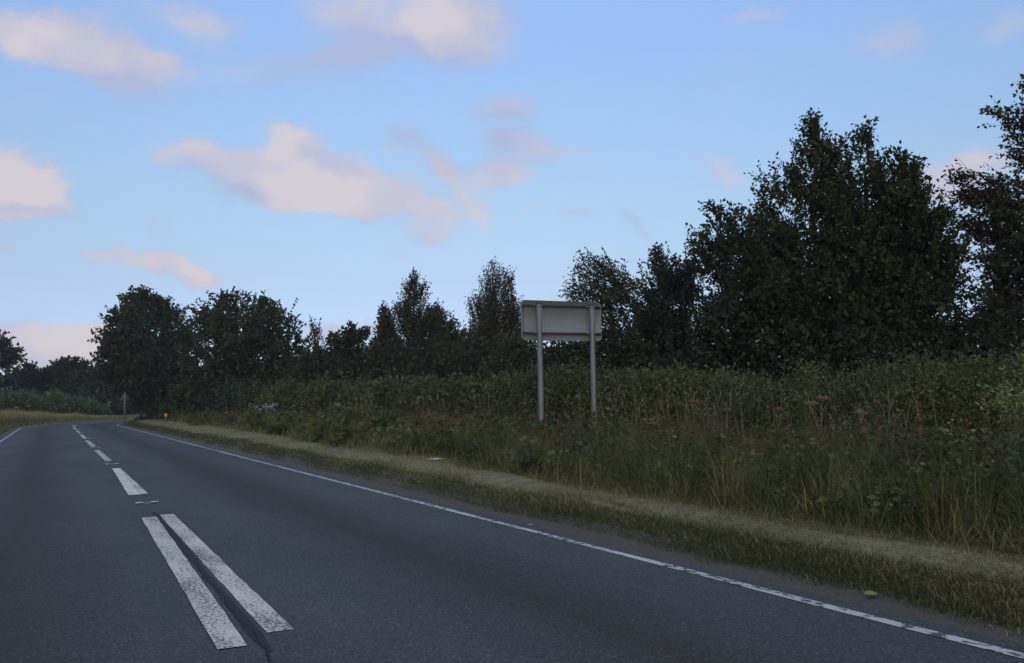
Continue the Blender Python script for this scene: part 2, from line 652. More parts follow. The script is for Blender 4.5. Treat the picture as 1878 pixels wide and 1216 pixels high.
def sweep(name, t, soff, zoff, mat, parent=None, uv=False, **props):
    """sheet along the road: soff list of offsets (may be arrays along t)"""
    P, N = path(t)
    V, U = [], []
    for so_, z in zip(soff, zoff):
        so_ = np.broadcast_to(so_, len(t))
        q = P + N * so_[:, None]
        V.append(np.column_stack([q, np.broadcast_to(z, len(t))]))
        U.append(np.column_stack([so_, t]))
    k = len(V)
    V, U = np.stack(V, 1).reshape(-1, 3), np.stack(U, 1).reshape(-1, 2)
    i = np.arange(len(t) - 1)[:, None] * k
    j = np.arange(k - 1)[None]
    q = np.stack([i + j, i + j + 1, i + k + j + 1, i + k + j], -1).reshape(-1, 4)
    me = mesh(name, V, [q])
    if uv:
        l = me.uv_layers.new(name='UVMap')
        idx = np.empty(len(me.loops), np.int32)
        me.loops.foreach_get('vertex_index', idx)
        l.data.foreach_set('uv', U[idx].astype(np.float32).ravel())
    return link(name, me, mat, parent, **props)


# ground sheet to the horizon
gx = np.concatenate([[-2500, -900, -300, -120, -60, -30, -18], np.arange(-14, 3.9, .5), np.arange(4, 6.6, .12), np.arange(6.7, 24.1, .5), [27, 31, 36, 45, 60, 80, 110, 160, 300, 900, 2500]])
gy = np.concatenate([[-2500, -600, -150, -60, -25, -10], np.arange(-4, 120, 1.0), [125, 135, 150, 175, 210, 300, 600, 2500]])
GX, GY = np.meshgrid(gx, gy)
GV = np.column_stack([GX.ravel(), GY.ravel(), hz(GX.ravel(), GY.ravel())])
ni = len(gx)
i = np.arange(len(gy) - 1)[:, None] * ni
j = np.arange(ni - 1)[None]
link('ground', mesh('ground', GV, [np.stack([i + j, i + j + 1, i + ni + j + 1, i + ni + j], -1).reshape(-1, 4)], smooth=True), M_GROUND, kind='structure')

TR = np.concatenate([np.arange(-40, 69, 1.0), np.arange(69, 160, 2.0)])
wobble = lambda t, a, ph: a * (np.sin(t * .9 + ph) * .5 + np.sin(t * 2.3 + ph * 2) * .3 + np.sin(t * 5.1 + ph) * .2)
road = sweep('road', TR, [-3.28, -1.6, 0, 1.6, 3.24], [-.012, .01, .024, .01, -.012], M_ASPH, uv=True, kind='structure')


def camber(s):
    return np.interp(s, [-3.28, -1.6, 0, 1.6, 3.24], [-.012, .01, .024, .01, -.012])


sweep('roadside_soil', np.arange(-10, 110, .25), [3.2, 3.3, 3.5, 3.62], [-.017, -.006, .012, .06], M_SOIL, kind='structure')
sweep('roadside_soil', np.arange(-10, 120, .5), [-3.85, -3.55, -3.24], [.035, .0, -.017], M_SOIL, kind='structure')

# painted markings
PZ = .004


def edge_line(c, w, t, name='edge_line'):
    a, b = c - w / 2 + wobble(t, .006, 1), c + w / 2 + wobble(t, .008, 4)
    return sweep(name, t, [a, b], [camber(c - w / 2) + PZ, camber(c + w / 2) + PZ], M_PAINT_EDGE, road, uv=True)


edge_line(3.03, .088, np.concatenate([np.arange(-10, 60, .25), np.arange(60, 150, 1.0)]))
edge_line(-3.05, .1, np.concatenate([np.arange(-10, 60, .5), np.arange(60, 150, 1.0)]))


def quad_mark(name, pts, mat, nseg=14, jag=.006, **props):
    """a painted bar between (left, right) at its near end and its far end; pts = ((xl, xr, y0), (xl, xr, y1))"""
    (a0, b0, y0), (a1, b1, y1) = pts
    y = np.linspace(y0, y1, nseg)
    k = (y - y0) / (y1 - y0)
    l = a0 + (a1 - a0) * k - RX + rng.normal(0, jag * .5, nseg)
    r = b0 + (b1 - b0) * k - RX + rng.normal(0, jag * .5, nseg)
    return sweep(name, y, [l, r], [camber(0) + PZ - .001, camber(0) + PZ - .001], mat, road, uv=True, **props)


quad_mark('centre_line_bar', ((.80, .955, 5.08), (.955, 1.115, 11.45)), M_PAINT, 30, label='left of the two bars of the split centre line')
quad_mark('centre_line_bar', ((1.10, 1.25, 5.30), (1.165, 1.32, 11.6)), M_PAINT, 30, label='right of the two bars of the split centre line')
quad_mark('centre_line_bar', ((1.03, 1.19, 14.47), (1.17, 1.31, 20.95)), M_PAINT_FRESH, 20, label='bright fresh bar at the tip of the split centre line')
quad_mark('centre_line_bar', ((1.195, 1.30, 14.52), (1.312, 1.322, 20.9)), M_PAINT, 20, label='worn wedge beside the fresh bar')
for k in range(6):
    y0 = 23.95 + 9.2 * k
    c = 1.26 + .03 * k
    quad_mark('centre_line_bar', ((c - .075, c + .075, y0), (c - .07, c + .07, y0 + 6.3)), M_PAINT_FAR)
quad_mark('centre_line_bar', ((.58, .735, -4.3), (.74, .90, 2.1)), M_PAINT, 20)
quad_mark('centre_line_bar', ((1.03, 1.18, -4.1), (1.09, 1.25, 2.3)), M_PAINT, 20)

# dark crack running along between the two bars
yc = np.concatenate([np.arange(3.4, 12.2, .06)])
xc = np.interp(yc, [3.4, 5, 7.3, 9, 11.4, 12.2], [1.0, 1.02, 1.05, 1.09, 1.14, 1.15]) + .012 * np.sin(yc * 5) + .008 * np.sin(yc * 13) + rng.normal(0, .002, len(yc))
wc = np.abs(rng.normal(.002, .003, len(yc))) + .001
sweep('crack', yc, [xc - wc - RX, xc + wc - RX], [camber(0) + .0024, camber(0) + .0024], M_CRACK, road)
# old filled joint, a wide dark smear on the near side
yj = np.arange(4.9, 12, .2)
xj = np.interp(yj, [4.9, 11.6], [1.035, 1.14])
wj = .028 + rng.normal(0, .007, len(yj))
M_JOINT = soil_mat('joint_sealant', (.042, .044, .038), (.058, .061, .053), 40)
sweep('joint_seal', yj, [xj - wj - RX, xj + wj * .8 - RX], [camber(0) + .0015, camber(0) + .0015], M_JOINT, road)


# road studs (cat's eyes)
def plain(name, c, rough=.5, metal=0.0, spec=.5):
    m, t, p = material(name)
    n = noise(t, 25, 4, .6)
    t.links.new(ramp(t, n.outputs['Fac'], [(.3, tuple(x * .8 for x in c)), (.7, tuple(min(1, x * 1.15) for x in c))]), p.inputs['Base Color'])
    p.inputs['Roughness'].default_value = rough
    p.inputs['Metallic'].default_value = metal
    p.inputs['Specular IOR Level'].default_value = spec
    return m


M_IRON = plain('stud_iron', (.10, .12, .16), .45)
M_LENS = plain('stud_lens', (.7, .7, .7), .3)
hb = MB()
pr = np.array([[-.13, -.05, 0], [.13, -.05, 0], [.13, .05, 0], [-.13, .05, 0], [-.11, -.02, .018], [.11, -.02, .018], [.11, .02, .018], [-.11, .02, .018]])
hb.add(pr, [np.array([[4, 5, 6, 7], [0, 1, 5, 4], [1, 2, 6, 5], [2, 3, 7, 6], [3, 0, 4, 7]])])
hb.box((0, -.13, .004), (.05, .10, .012))
M_house = hb.mesh('stud_housing')
lb = MB()
lb.box((0, 0, 0), (.095, .03, .012))
M_lens = lb.mesh('stud_lens')
for k, (x, y) in enumerate([(1.155, 13.1), (1.25, 22.45), (1.29, 31.95), (1.36, 41.6), (1.4, 51), (1.45, 60.3)]):
    h = link('road_stud', M_house, M_IRON, road)
    h.location = (x, y, camber(0) + .0005)
    for sx in (-1, 1):
        o = link('stud_lens', M_lens, M_LENS, h)
        o.location = (sx * .092, -.03, .019)

# ------------------------------------------------------------------ trees


def jitter_col(n, base, var=.25, hue=.12):
    b = np.array(base)[None]
    v = 1 + var * rng.normal(size=(n, 1))
    h = 1 + hue * rng.normal(size=(n, 3))
    return np.clip(b * v * h, .004, .6)


def tree(name, label, rows, Y, base_x=None, n_shoot=900, leaves_per=12, shoot=.7, leaf=(.11, .07), col=(.03, .045, .018), up=.5, outw=.6,
         wind=0.0, clumps=0, clump_r=.5, depth=.9, mind=.8, trunk=.12, limbs=14, cat='tree', group='trees behind the roadside hedge', edge=.45,
         droop=0.0, tip=None, base_z=None, twig_r=.006, taper_lf=1.0, shrub=False, hang=0.0):
    rows = sorted(rows)
    bx = base_x if base_x is not None else (rows[-1][1] + rows[-1][2]) / 2
    pb = at_Y(bx, 740, Y)
    D = float(pb @ fh)
    zg = float(hz(np.array([pb[0]]), np.array([pb[1]]))[0]) if base_z is None else base_z
    zs, cs, ws_ = [], [], []
    for (y, xl, xr) in rows:
        A, B = at_depth(xl, y, D), at_depth(xr, y, D)
        zs.append((A[2] + B[2]) / 2)
        cs.append(((A + B) / 2) @ r0)
        ws_.append(np.linalg.norm(B - A) / 2)
    zs, cs, ws_ = np.array(zs)[::-1], np.array(cs)[::-1], np.array(ws_)[::-1]
    if zs[0] < zg:
        zs[0] = zg + .05
    axis0 = fh * D
    T = thing(name, label, cat, tuple(np.array([pb[0], pb[1], zg])), group)

    def ctr(z):
        c = np.interp(z, zs, cs)
        return axis0[None, :2] + r0[None, :2] * c[:, None]
    # shoots
    zz = np.linspace(zs[0], zs[-1], 200)
    wz = np.interp(zz, zs, ws_)
    wmean = max(np.average(ws_), mind)
    dz = np.clip(wz * depth, min(mind, wmean), None) * np.clip((zs[-1] - zz) / (.25 * (zs[-1] - zs[0])), .25, 1)
    pdf = np.clip(wz, .05, None) * np.clip(dz, .1, None) ** .7
    cdf = np.cumsum(pdf) / pdf.sum()

    def sample(n, e):
        z = np.interp(rng.uniform(size=n), cdf, zz)
        ph = rng.uniform(0, 2 * math.pi, n)
        q = rng.uniform(size=n) ** e
        w = np.interp(z, zz, wz)
        d = np.interp(z, zz, dz)
        lx, ly = q * w * np.cos(ph), q * d * np.sin(ph)
        return z, lx, ly
    if clumps:
        ck = np.stack(sample(clumps, edge), 1)
        k = rng.integers(0, clumps, n_shoot)
        off = unit(rng.normal(size=(n_shoot, 3))) * (rng.uniform(size=(n_shoot, 1)) ** .5) * clump_r * rng.uniform(.6, 1.3, (clumps, 1))[k]
        z, lx, ly = ck[k, 0] + off[:, 2] * .7, ck[k, 1] + off[:, 0], ck[k, 2] + off[:, 1]
        z = np.clip(z, zs[0], zs[-1] + .1)
    else:
        z, lx, ly = sample(n_shoot, edge)
    # some sprays right at the tip and standing proud of the outline
    nt1, nt2 = int(n_shoot * .02) + 3, int(n_shoot * .08)
    z[:nt1] = zs[-1] - (zs[-1] - zs[0]) * .16 * rng.uniform(0, 1, nt1) ** 1.3
    wq = np.interp(z[:nt1], zz, wz)
    lx[:nt1], ly[:nt1] = wq * rng.uniform(-.8, .8, nt1), rng.normal(0, .12, nt1)
    zq, lxq, lyq = sample(nt2, .02)
    z[nt1:nt1 + nt2], lx[nt1:nt1 + nt2], ly[nt1:nt1 + nt2] = zq, lxq * np.clip(rng.normal(.98, .13, nt2), .6, 1.3), lyq
    # keep inside the outline
    w = np.interp(z, zz, wz)
    d = np.interp(z, zz, dz)
    r = np.hypot(lx / np.maximum(w, .02), ly / np.maximum(d, .02))
    f = np.where(r > 1.25, 1.25 / np.maximum(r, 1e-6), 1) * .92
    lx, ly = lx * f, ly * f
    c = ctr(z)
    P = np.column_stack([c + r0[None, :2] * lx[:, None] + fh[None, :2] * ly[:, None], z])
    od = np.column_stack([r0[None, :2] * (lx / np.maximum(w, .1))[:, None] + fh[None, :2] * (ly / np.maximum(d, .1))[:, None], np.zeros(n_shoot)])
    topness = np.clip((z - zs[0]) / (zs[-1] - zs[0]), 0, 1)
    Dv = od * outw + np.array([0, 0, 1.0]) * (up * (.5 + topness))[:, None] + r0[None] * wind + rng.normal(0, .3, (n_shoot, 3)) - np.array([0, 0, 1.0]) * droop
    Dv = unit(Dv)
    Ls = shoot * rng.uniform(.55, 1.25, n_shoot) * (taper_lf + (1 - taper_lf) * (1 - topness))
    P0 = P - Dv * Ls[:, None] * .6
    E = P0 + Dv * Ls[:, None]
    # leaves along shoots
    m = leaves_per
    tt = (np.arange(m)[None] + rng.uniform(0, 1, (n_shoot, m))) / m
    sag = -hang * (tt ** 2) * Ls[:, None]
    LP = (P0[:, None] + (E - P0)[:, None] * tt[..., None]).reshape(-1, 3)
    LP[:, 2] += sag.ravel()
    LP += rng.normal(0, .02, LP.shape)
    LD = np.repeat(Dv, m, 0) * .7 + unit(rng.normal(size=(len(LP), 3))) * .9 + r0[None] * wind * .6
    LD[:, 2] -= .15
    sc = rng.uniform(.65, 1.25, len(LP)) * np.repeat(rng.uniform(.85, 1.15, n_shoot), m)
    cs_ = np.repeat(jitter_col(n_shoot, col, .22, .12), m, 0) * (1 + .2 * rng.normal(size=(len(LP), 1)))
    keep = LP[:, 2] > zg + .02
    V, Fq, C = leaves(LP[keep], LD[keep], leaf[0] * sc[keep], leaf[1] * sc[keep], np.clip(cs_[keep], .004, .6))
    link('crown', mesh('crown', V, [Fq], C), M_LEAF, T, kind='stuff')
    # trunk and limbs
    if not shrub:
        mb = MB()
        zt = zs[0] + (zs[-1] - zs[0]) * .86
        tz = np.linspace(zg - .1, zt, 9)
        cc_ = ctr(np.clip(tz, zs[0], None))
        k = np.clip((tz - zg) / max(zs[0] + .4 * (zs[-1] - zs[0]) - zg, .1), 0, 1)[:, None]
        cc_ = np.array([pb[:2]]) * (1 - k) + cc_ * k + rng.normal(0, trunk * .35, cc_.shape) * (np.arange(9)[:, None] > 0)
        mb.tube(np.column_stack([cc_, tz]), trunk * np.array([1.35, 1.05, .95, .85, .72, .58, .44, .3, .14]), 8)
        link('trunk', mb.mesh('trunk', True), M_BARK, T)
    lb_ = MB()
    tg = P[rng.permutation(n_shoot)[:limbs]]
    for q in tg:
        zb = max(zg + .15, q[2] - rng.uniform(.35, .6) * (q[2] - zg) - .1)
        b = ctr(np.array([max(zb, zs[0])]))[0]
        b = np.array([b[0], b[1], zb]) if not shrub else np.array([pb[0] + rng.normal(0, .15), pb[1] + rng.normal(0, .15), zg])
        h = np.linspace(0, 1, 6)[:, None]
        pts = b + (q - b) * h
        pts[:, 2] += (np.sin(h[:, 0] * math.pi) * -.06 * np.linalg.norm(q - b))
        pts[1:-1] += rng.normal(0, .04 * np.linalg.norm(q - b) + .01, (4, 3)) * .6
        rr = trunk * .42 * (1.1 - h[:, 0]) * np.interp(np.linalg.norm(q - b), [0, 3], [.5, 1.1]) + .008
        lb_.tube(pts, rr, 5)
    lb_.add(*(lambda v, f_: (v, [f_]))(*twigs(P0, E - Dv * .1, twig_r, twig_r * .5)))
    link('branches', lb_.mesh('branches'), M_BARK, T, kind='stuff')
    return T


G1, G2, G3 = (.052, .066, .026), (.060, .068, .026), (.048, .064, .034)
BROWN = (.062, .044, .028)
GB = 'tall trees above the right end of the hedge'
tree('broadleaf_tree', 'tall dark leafy tree with a sharp leaning tip, the highest of the big group',
     [(217, 1484, 1494), (245, 1478, 1515), (270, 1462, 1540), (300, 1435, 1560), (318, 1396, 1568), (345, 1404, 1575), (385, 1385, 1580), (480, 1385, 1630), (600, 1385, 1635), (700, 1390, 1630)],
     15.5, 1480, 2300, 17, .6, (.098, .062), G1, .55, .5, -.12, 150, .5, trunk=.13, group=GB)
tree('broadleaf_tree', 'dark leafy tree with two upright tips just right of the highest tree',
     [(236, 1586, 1594), (258, 1545, 1606), (290, 1538, 1632), (330, 1530, 1655), (420, 1490, 1690), (560, 1470, 1700), (700, 1470, 1700)],
     14.6, 1590, 2000, 17, .6, (.098, .062), G1, .6, .45, -.05, 130, .45, trunk=.12, group=GB)
tree('broadleaf_tree', 'sloping dark tree stepping down at the right of the big group',
     [(285, 1646, 1654), (312, 1643, 1680), (355, 1638, 1705), (392, 1630, 1738), (450, 1625, 1757), (520, 1620, 1762), (700, 1620, 1775)],
     13.4, 1695, 1600, 16, .55, (.095, .06), G1, .5, .5, -.05, 110, .42, trunk=.11, group=GB)
tree('broadleaf_tree', 'lower rounded dark tree forming the left shoulder of the big group',
     [(378, 1298, 1325), (392, 1290, 1400), (425, 1268, 1440), (480, 1272, 1470), (560, 1268, 1480), (700, 1270, 1480)],
     17.5, 1350, 2200, 16, .55, (.098, .062), G3, .45, .5, -.05, 130, .45, trunk=.12, group=GB)
tree('copper_tree', 'sparse brownish tree with long sprays reaching left at the right edge',
     [(305, 1775, 1850), (322, 1748, 1870), (352, 1738, 1875), (400, 1755, 1885), (460, 1785, 1890), (530, 1790, 1890), (700, 1760, 1890)],
     12.6, 1840, 760, 16, .8, (.085, .055), BROWN, .35, .4, -.75, 45, .4, trunk=.1, group=GB, hang=.12)
tree('broadleaf_tree', 'tallest dark tree cut off by the right edge of the view',
     [(150, 1878, 1930), (172, 1858, 1990), (186, 1828, 1990), (214, 1832, 2000), (240, 1858, 2010), (330, 1850, 2020), (450, 1815, 2030), (700, 1770, 2050)],
     11.6, 1900, 1150, 16, .7, (.09, .055), G1, .35, .5, -.4, 130, .45, trunk=.14, group=GB, hang=.08)
tree('broadleaf_tree', 'small pointed bushy tree left of the shoulder of the big group',
     [(458, 1203, 1209), (474, 1180, 1252), (500, 1168, 1272), (560, 1162, 1290), (700, 1160, 1300)],
     21.5, 1225, 1700, 15, .55, (.1, .06), G3, .6, .45, -.05, 80, .5, trunk=.1)
tree('windblown_tree', 'windblown tree right behind the road sign with sprays trailing left',
     [(468, 1064, 1080), (482, 1060, 1146), (505, 1058, 1166), (528, 1042, 1174), (548, 1028, 1180), (560, 1050, 1184), (600, 1058, 1190), (700, 1050, 1200)],
     23.5, 1125, 800, 14, .95, (.12, .05), G2, .55, .3, -.6, 0, .5, trunk=.1, hang=.05)
tree('birch_tree', 'wispy brush shaped tree with thin upright tips left of the road sign',
     [(494, 898, 910), (508, 880, 930), (530, 868, 944), (556, 858, 950), (582, 848, 957), (620, 842, 965), (700, 835, 970)],
     34, 900, 1500, 15, 1.2, (.12, .05), (.068, .066, .030), 1.2, .3, -.05, 80, .6, trunk=.1, twig_r=.008)
tree('birch_tree', 'tall narrow spire shaped tree in the middle of the tree row',
     [(506, 755, 765), (520, 748, 774), (545, 737, 786), (572, 726, 797), (602, 718, 810), (640, 702, 830), (700, 690, 840)],
     42, 765, 1700, 14, 1.0, (.14, .065), (.060, .064, .030), 1.0, .5, -.1, 130, .5, trunk=.12, twig_r=.008)
tree('birch_tree', 'short thin spire left of the tall narrow spire',
     [(566, 700, 709), (582, 693, 722), (606, 690, 728), (640, 678, 740), (700, 672, 760)],
     44, 710, 700, 13, .9, (.16, .09), (.056, .06, .03), .9, .4, -.05, 0, .5, trunk=.09, twig_r=.008)
tree('broadleaf_tree', 'low round topped tree between the spire and the brush shaped tree',
     [(564, 790, 808), (590, 784, 834), (622, 778, 848), (700, 770, 862)],
     45, 815, 1100, 13, .8, (.15, .09), G3, .5, .5, 0, 70, .7, trunk=.1)
tree('broadleaf_tree', 'small ragged tree with a knobbly top in the dip of the tree row',
     [(598, 636, 656), (608, 612, 672), (632, 606, 672), (660, 604, 676), (715, 598, 684)],
     50, 640, 640, 13, .7, (.2, .13), G3, .5, .5, 0, 34, .55, trunk=.1)
tree('sapling', 'bare looking thin sapling in the dip of the tree row',
     [(590, 569, 573), (604, 568, 590), (625, 570, 598), (650, 566, 602), (700, 558, 606)],
     55, 582, 130, 9, 1.1, (.2, .08), (.07, .06, .035), 1.0, .3, -.2, 0, .5, trunk=.08, limbs=18, twig_r=.014)
tree('broadleaf_tree', 'large spreading tree full of sky gaps, second from the bend',
     [(538, 398, 425), (546, 378, 505), (562, 364, 540), (590, 362, 555), (620, 362, 560), (660, 350, 562), (700, 345, 548), (764, 350, 530)],
     66, 462, 2300, 12, 1.0, (.26, .17), (.056, .07, .03), .4, .6, 0, 150, 1.0, trunk=.3, limbs=40, twig_r=.02)
tree('broadleaf_tree', 'large dense round tree overhanging the bend in the road',
     [(537, 244, 270), (546, 218, 300), (568, 202, 332), (600, 192, 352), (640, 184, 358), (685, 186, 356), (715, 215, 352), (766, 262, 350)],
     80, 305, 2700, 12, 1.15, (.3, .2), (.050, .064, .028), .4, .6, 0, 190, 1.35, trunk=.35, limbs=26, twig_r=.02)
GF = 'far trees beyond the bend'
tree('far_tree', 'far tree at the left edge of the view, taller than its neighbours',
     [(608, -40, 8), (626, -60, 24), (650, -70, 28), (685, -70, 36), (745, -70, 48)], 122, 0, 900, 12, 1.2, (.42, .28), (.045, .058, .034), .4, .6, 0, 60, 1.1, trunk=.3, group=GF, twig_r=.02)
tree('far_tree', 'far low tree in the dip right of the left edge tree',
     [(672, 45, 66), (684, 24, 92), (700, 16, 105), (760, 10, 110)], 134, 58, 700, 12, 1.2, (.45, .3), (.045, .058, .034), .4, .6, 0, 50, 1.2, trunk=.25, group=GF, twig_r=.02)
tree('far_tree', 'far round domed tree above the left verge',
     [(659, 112, 140), (666, 96, 160), (684, 76, 182), (720, 70, 195), (768, 70, 205)], 130, 128, 1500, 12, 1.2, (.45, .3), (.043, .055, .033), .4, .6, 0, 90, 1.3, trunk=.3, group=GF, twig_r=.02)
tree('far_tree', 'far dark tree tucked left of the big round tree',
     [(676, 160, 190), (690, 150, 212), (720, 150, 232), (772, 155, 236)], 134, 190, 1000, 12, 1.2, (.45, .3), (.043, .055, .033), .4, .6, 0, 70, 1.2, trunk=.3, group=GF, twig_r=.02)
tree('far_tree', 'far dark tree seen under the crown of the big round tree',
     [(690, 252, 330), (710, 250, 345), (740, 262, 350), (770, 262, 350)], 138, 300, 900, 12, 1.2, (.45, .3), (.043, .055, .033), .4, .6, 0, 60, 1.2, trunk=.3, group=GF, twig_r=.02)

GH = 'hawthorn bushes filling the tree row'
for lab, rows_, Y_, nn in (
    ('low hawthorn below the bare sapling', [(640, 570, 600), (655, 555, 640), (680, 545, 655), (720, 540, 660)], 53, 600),
    ('low hawthorn at the foot of the short thin spire', [(625, 690, 715), (645, 672, 742), (680, 660, 760), (720, 650, 770)], 46, 700),
    ('hawthorn between the round topped tree and the brush shaped tree', [(612, 818, 850), (632, 808, 872), (670, 800, 890), (715, 795, 895)], 38, 800),
    ('pale green elder left of the road sign posts', [(622, 925, 960), (640, 905, 1000), (675, 890, 1030), (715, 880, 1040)], 27, 800),
    ('hawthorn behind the right post of the road sign', [(628, 1040, 1075), (648, 1010, 1110), (685, 1000, 1140), (720, 990, 1150)], 23, 800),
    ('hawthorn in the gap between the two large trees by the bend', [(640, 345, 372), (658, 332, 392), (700, 322, 408), (755, 318, 420)], 68, 900)):
    tree('hawthorn_bush', lab, rows_, Y_, None, nn, 13, .6, (.11 * max(1, Y_ / 30), .07 * max(1, Y_ / 30)), (.062, .084, .036) if 'elder' in lab else (.05, .065, .03), .4, .6, 0, 40, .5, trunk=.07, cat='bush', group=GH)

# ------------------------------------------------------------------ hedges and shrubs


def mound_hedge(name, label, segs, n, leaf, col, cat='hedge', group=None, shoots=0, stems=40, spike=.25, col2=None):
    """thicket: segs = (x, y, half width x, half width y, top height above land) of its humps"""
    segs = np.array(segs, float)
    sub = []
    for g in segs:                        # smaller lumps over each hump, and low tongues at its foot
        for _ in range(5):
            a, e = rng.uniform(0, 2 * math.pi), rng.uniform(.1, 1.0)
            q = math.sqrt(max(0, 1 - e * e))
            sub.append((g[0] + math.cos(a) * q * g[2] * .85, g[1] + math.sin(a) * q * g[3] * .85, rng.uniform(.25, .55) * g[2], rng.uniform(.3, .6) * g[3] ** .7, g[4] * (e * .72 + .34) * rng.uniform(.85, 1.12)))
    segs = np.concatenate([segs * np.array([1, 1, 1, 1, .93]), np.array(sub)])
    c0 = segs[:, :2].mean(0)
    z0 = float(hz(c0[:1], c0[1:])[0])
    T = thing(name, label, cat, (c0[0], c0[1], z0), group)
    dist = np.hypot(segs[:, 0], segs[:, 1])
    wgt = segs[:, 2] * segs[:, 3] ** .5 * segs[:, 4] / dist ** 1.1
    k = rng.choice(len(segs), n, p=wgt / wgt.sum())
    v = unit(rng.normal(size=(n, 3)))
    v[:, 2] = np.abs(v[:, 2]) * 1.0
    rr = 1 - np.abs(rng.normal(0, .13, n))
    lump = 1 + .10 * np.sin(v[:, 0] * 7 + segs[k, 0] * 3) * np.sin(v[:, 1] * 6 + segs[k, 1]) + .06 * rng.normal(size=n)
    g = segs[k]
    P = np.column_stack([g[:, 0] + v[:, 0] * g[:, 2] * rr * lump, g[:, 1] + v[:, 1] * g[:, 3] * rr * lump, np.sign(v[:, 2]) * np.abs(v[:, 2]) ** .75 * g[:, 4] * rr * lump])
    P[:, 2] += hz(P[:, 0], P[:, 1])
    D = v * .6 + rng.normal(0, .6, (n, 3)) + np.array([0, 0, .1])
    dd = np.hypot(P[:, 0], P[:, 1])
    sc = rng.uniform(.6, 1.3, n) * np.clip(dd / 14, .8, 3.0)
    cols = jitter_col(n, col, .25, .12)
    # patches of other growth
    pn = np.sin(P[:, 0] * 1.3 + P[:, 1] * .7) + np.sin(P[:, 1] * 1.9 - P[:, 2] * 2.0) + rng.normal(0, .5, n)
    cols = np.where((pn > 1.0)[:, None], cols * np.array(col2 if col2 else (1.35, 1.3, .9)), cols)
    mb_V, mb_F, mb_C = leaves(P, D, leaf[0] * sc, leaf[1] * sc, cols)
    link('foliage', mesh('foliage', mb_V, [mb_F], mb_C), M_LEAF, T, kind='stuff')
    st = MB()
    # arching canes standing out of the top
    if shoots:
        k = rng.choice(len(segs), shoots, p=wgt / wgt.sum())
        g = segs[k]
        a = rng.uniform(0, 2 * math.pi, shoots)
        q = rng.uniform(0, 1, shoots) ** .5 * .9
        A = np.column_stack([g[:, 0] + np.cos(a) * q * g[:, 2], g[:, 1] + np.sin(a) * q * g[:, 3], g[:, 4] * np.sqrt(1 - q ** 2) * .9])
        A[:, 2] += hz(A[:, 0], A[:, 1])
        Dd = unit(np.column_stack([rng.normal(0, .9, shoots), rng.normal(0, .9, shoots), np.ones(shoots)]))
        Ls = spike * rng.uniform(.5, 1.6, shoots) * np.clip(np.hypot(A[:, 0], A[:, 1]) / 18, .8, 2)
        v_, f_ = twigs(A, A + Dd * Ls[:, None], .006, .003)
        st.add(v_, [f_])
        m = 9
        tt = (np.arange(m)[None] + rng.uniform(0, 1, (shoots, m))) / m
        LP = (A[:, None] + (Dd * Ls[:, None])[:, None] * tt[..., None]).reshape(-1, 3)
        sc = rng.uniform(.6, 1.2, len(LP)) * np.clip(np.hypot(LP[:, 0], LP[:, 1]) / 14, .8, 3)
        V, Fq, C = leaves(LP, np.repeat(Dd, m, 0) * .3 + rng.normal(0, .8, LP.shape), leaf[0] * sc, leaf[1] * sc, np.repeat(jitter_col(shoots, np.array(col) * 1.3, .25, .12), m, 0))
        link('young_shoots', mesh('young_shoots', V, [Fq], C), M_LEAF, T, kind='stuff')
    for _ in range(stems):
        g = segs[rng.integers(len(segs))]
        b = np.array([g[0] + rng.uniform(-.6, .6) * g[2], g[1] + rng.uniform(-.7, .7) * g[3], 0])
        b[2] = float(hz(b[:1], b[1:2])[0])
        e = b + np.array([rng.normal(0, .4), rng.normal(0, .4), g[4] * rng.uniform(.6, .95)])
        h = np.linspace(0, 1, 5)[:, None]
        st.tube(b + (e - b) * h + rng.normal(0, .05, (5, 3)), np.linspace(.02, .006, 5), 5)
    link('stems', st.mesh('stems'), M_BARK, T, kind='stuff')
    return T


def humps(y0, y1, step, xf, wf, hf):
    r = []
    y = y0
    while y < y1:
        for q in range(2):
            x, w, h = xf(y), wf(y), hf(y)
            r.append((x + rng.normal(0, .25) + q * w * .9, y + rng.normal(0, .3), w * rng.uniform(.85, 1.1), step * rng.uniform(.9, 1.4), h * rng.uniform(.9, 1.06) * (1 + .08 * q)))
        y += step * (1 + .01 * y)
    return r


HG = 'hedges behind the long grass'
HC = (.100, .116, .046)
mound_hedge('bramble_hedge', 'bramble hedge under the tall trees right of the road sign', humps(2, 15, .9, lambda y: 11.6, lambda y: .95, lambda y: np.interp(y, [4, 9, 12, 15], [1.3, 1.3, 1.2, 1.05])),
            100000, (.05, .034), HC, group=HG, shoots=330, spike=.22)
mound_hedge('bramble_hedge', 'lower tangled hedge with taller shoots straight behind the road sign', humps(15, 24, 1.0, lambda y: 12.0, lambda y: 1.1, lambda y: np.interp(y, [15, 18, 24], [1.2, 1.45, 1.55])),
            60000, (.06, .04), (.094, .114, .044), group=HG, shoots=260, spike=.4, col2=(1.15, 1.22, .9))
mound_hedge('bramble_hedge', 'long clipped looking hedge left of the road sign', humps(24, 58, 1.5, lambda y: np.interp(y, [24, 40, 58], [12.2, 12.0, 11.6]), lambda y: 1.2, lambda y: np.interp(y, [24, 30, 45, 58], [1.45, 1.5, 1.75, 1.95])),
            80000, (.065, .042), (.082, .1, .044), group=HG, shoots=260, spike=.3)
mound_hedge('roadside_bush', 'dark rounded bush at the far left end of the hedge', [(11.2, 60, 1.6, 3, 2.3), (10.9, 63.5, 1.5, 3, 2.2), (10.0, 67, 1.6, 3, 2.6), (9.8, 71, 1.7, 3, 2.8), (9.3, 75, 1.6, 3, 2.4), (9.0, 79, 1.6, 3, 2.1), (10.6, 69, 1.6, 3, 3.1)],
            26000, (.09, .06), (.042, .06, .036), cat='bush', group=HG, shoots=60, spike=.3)
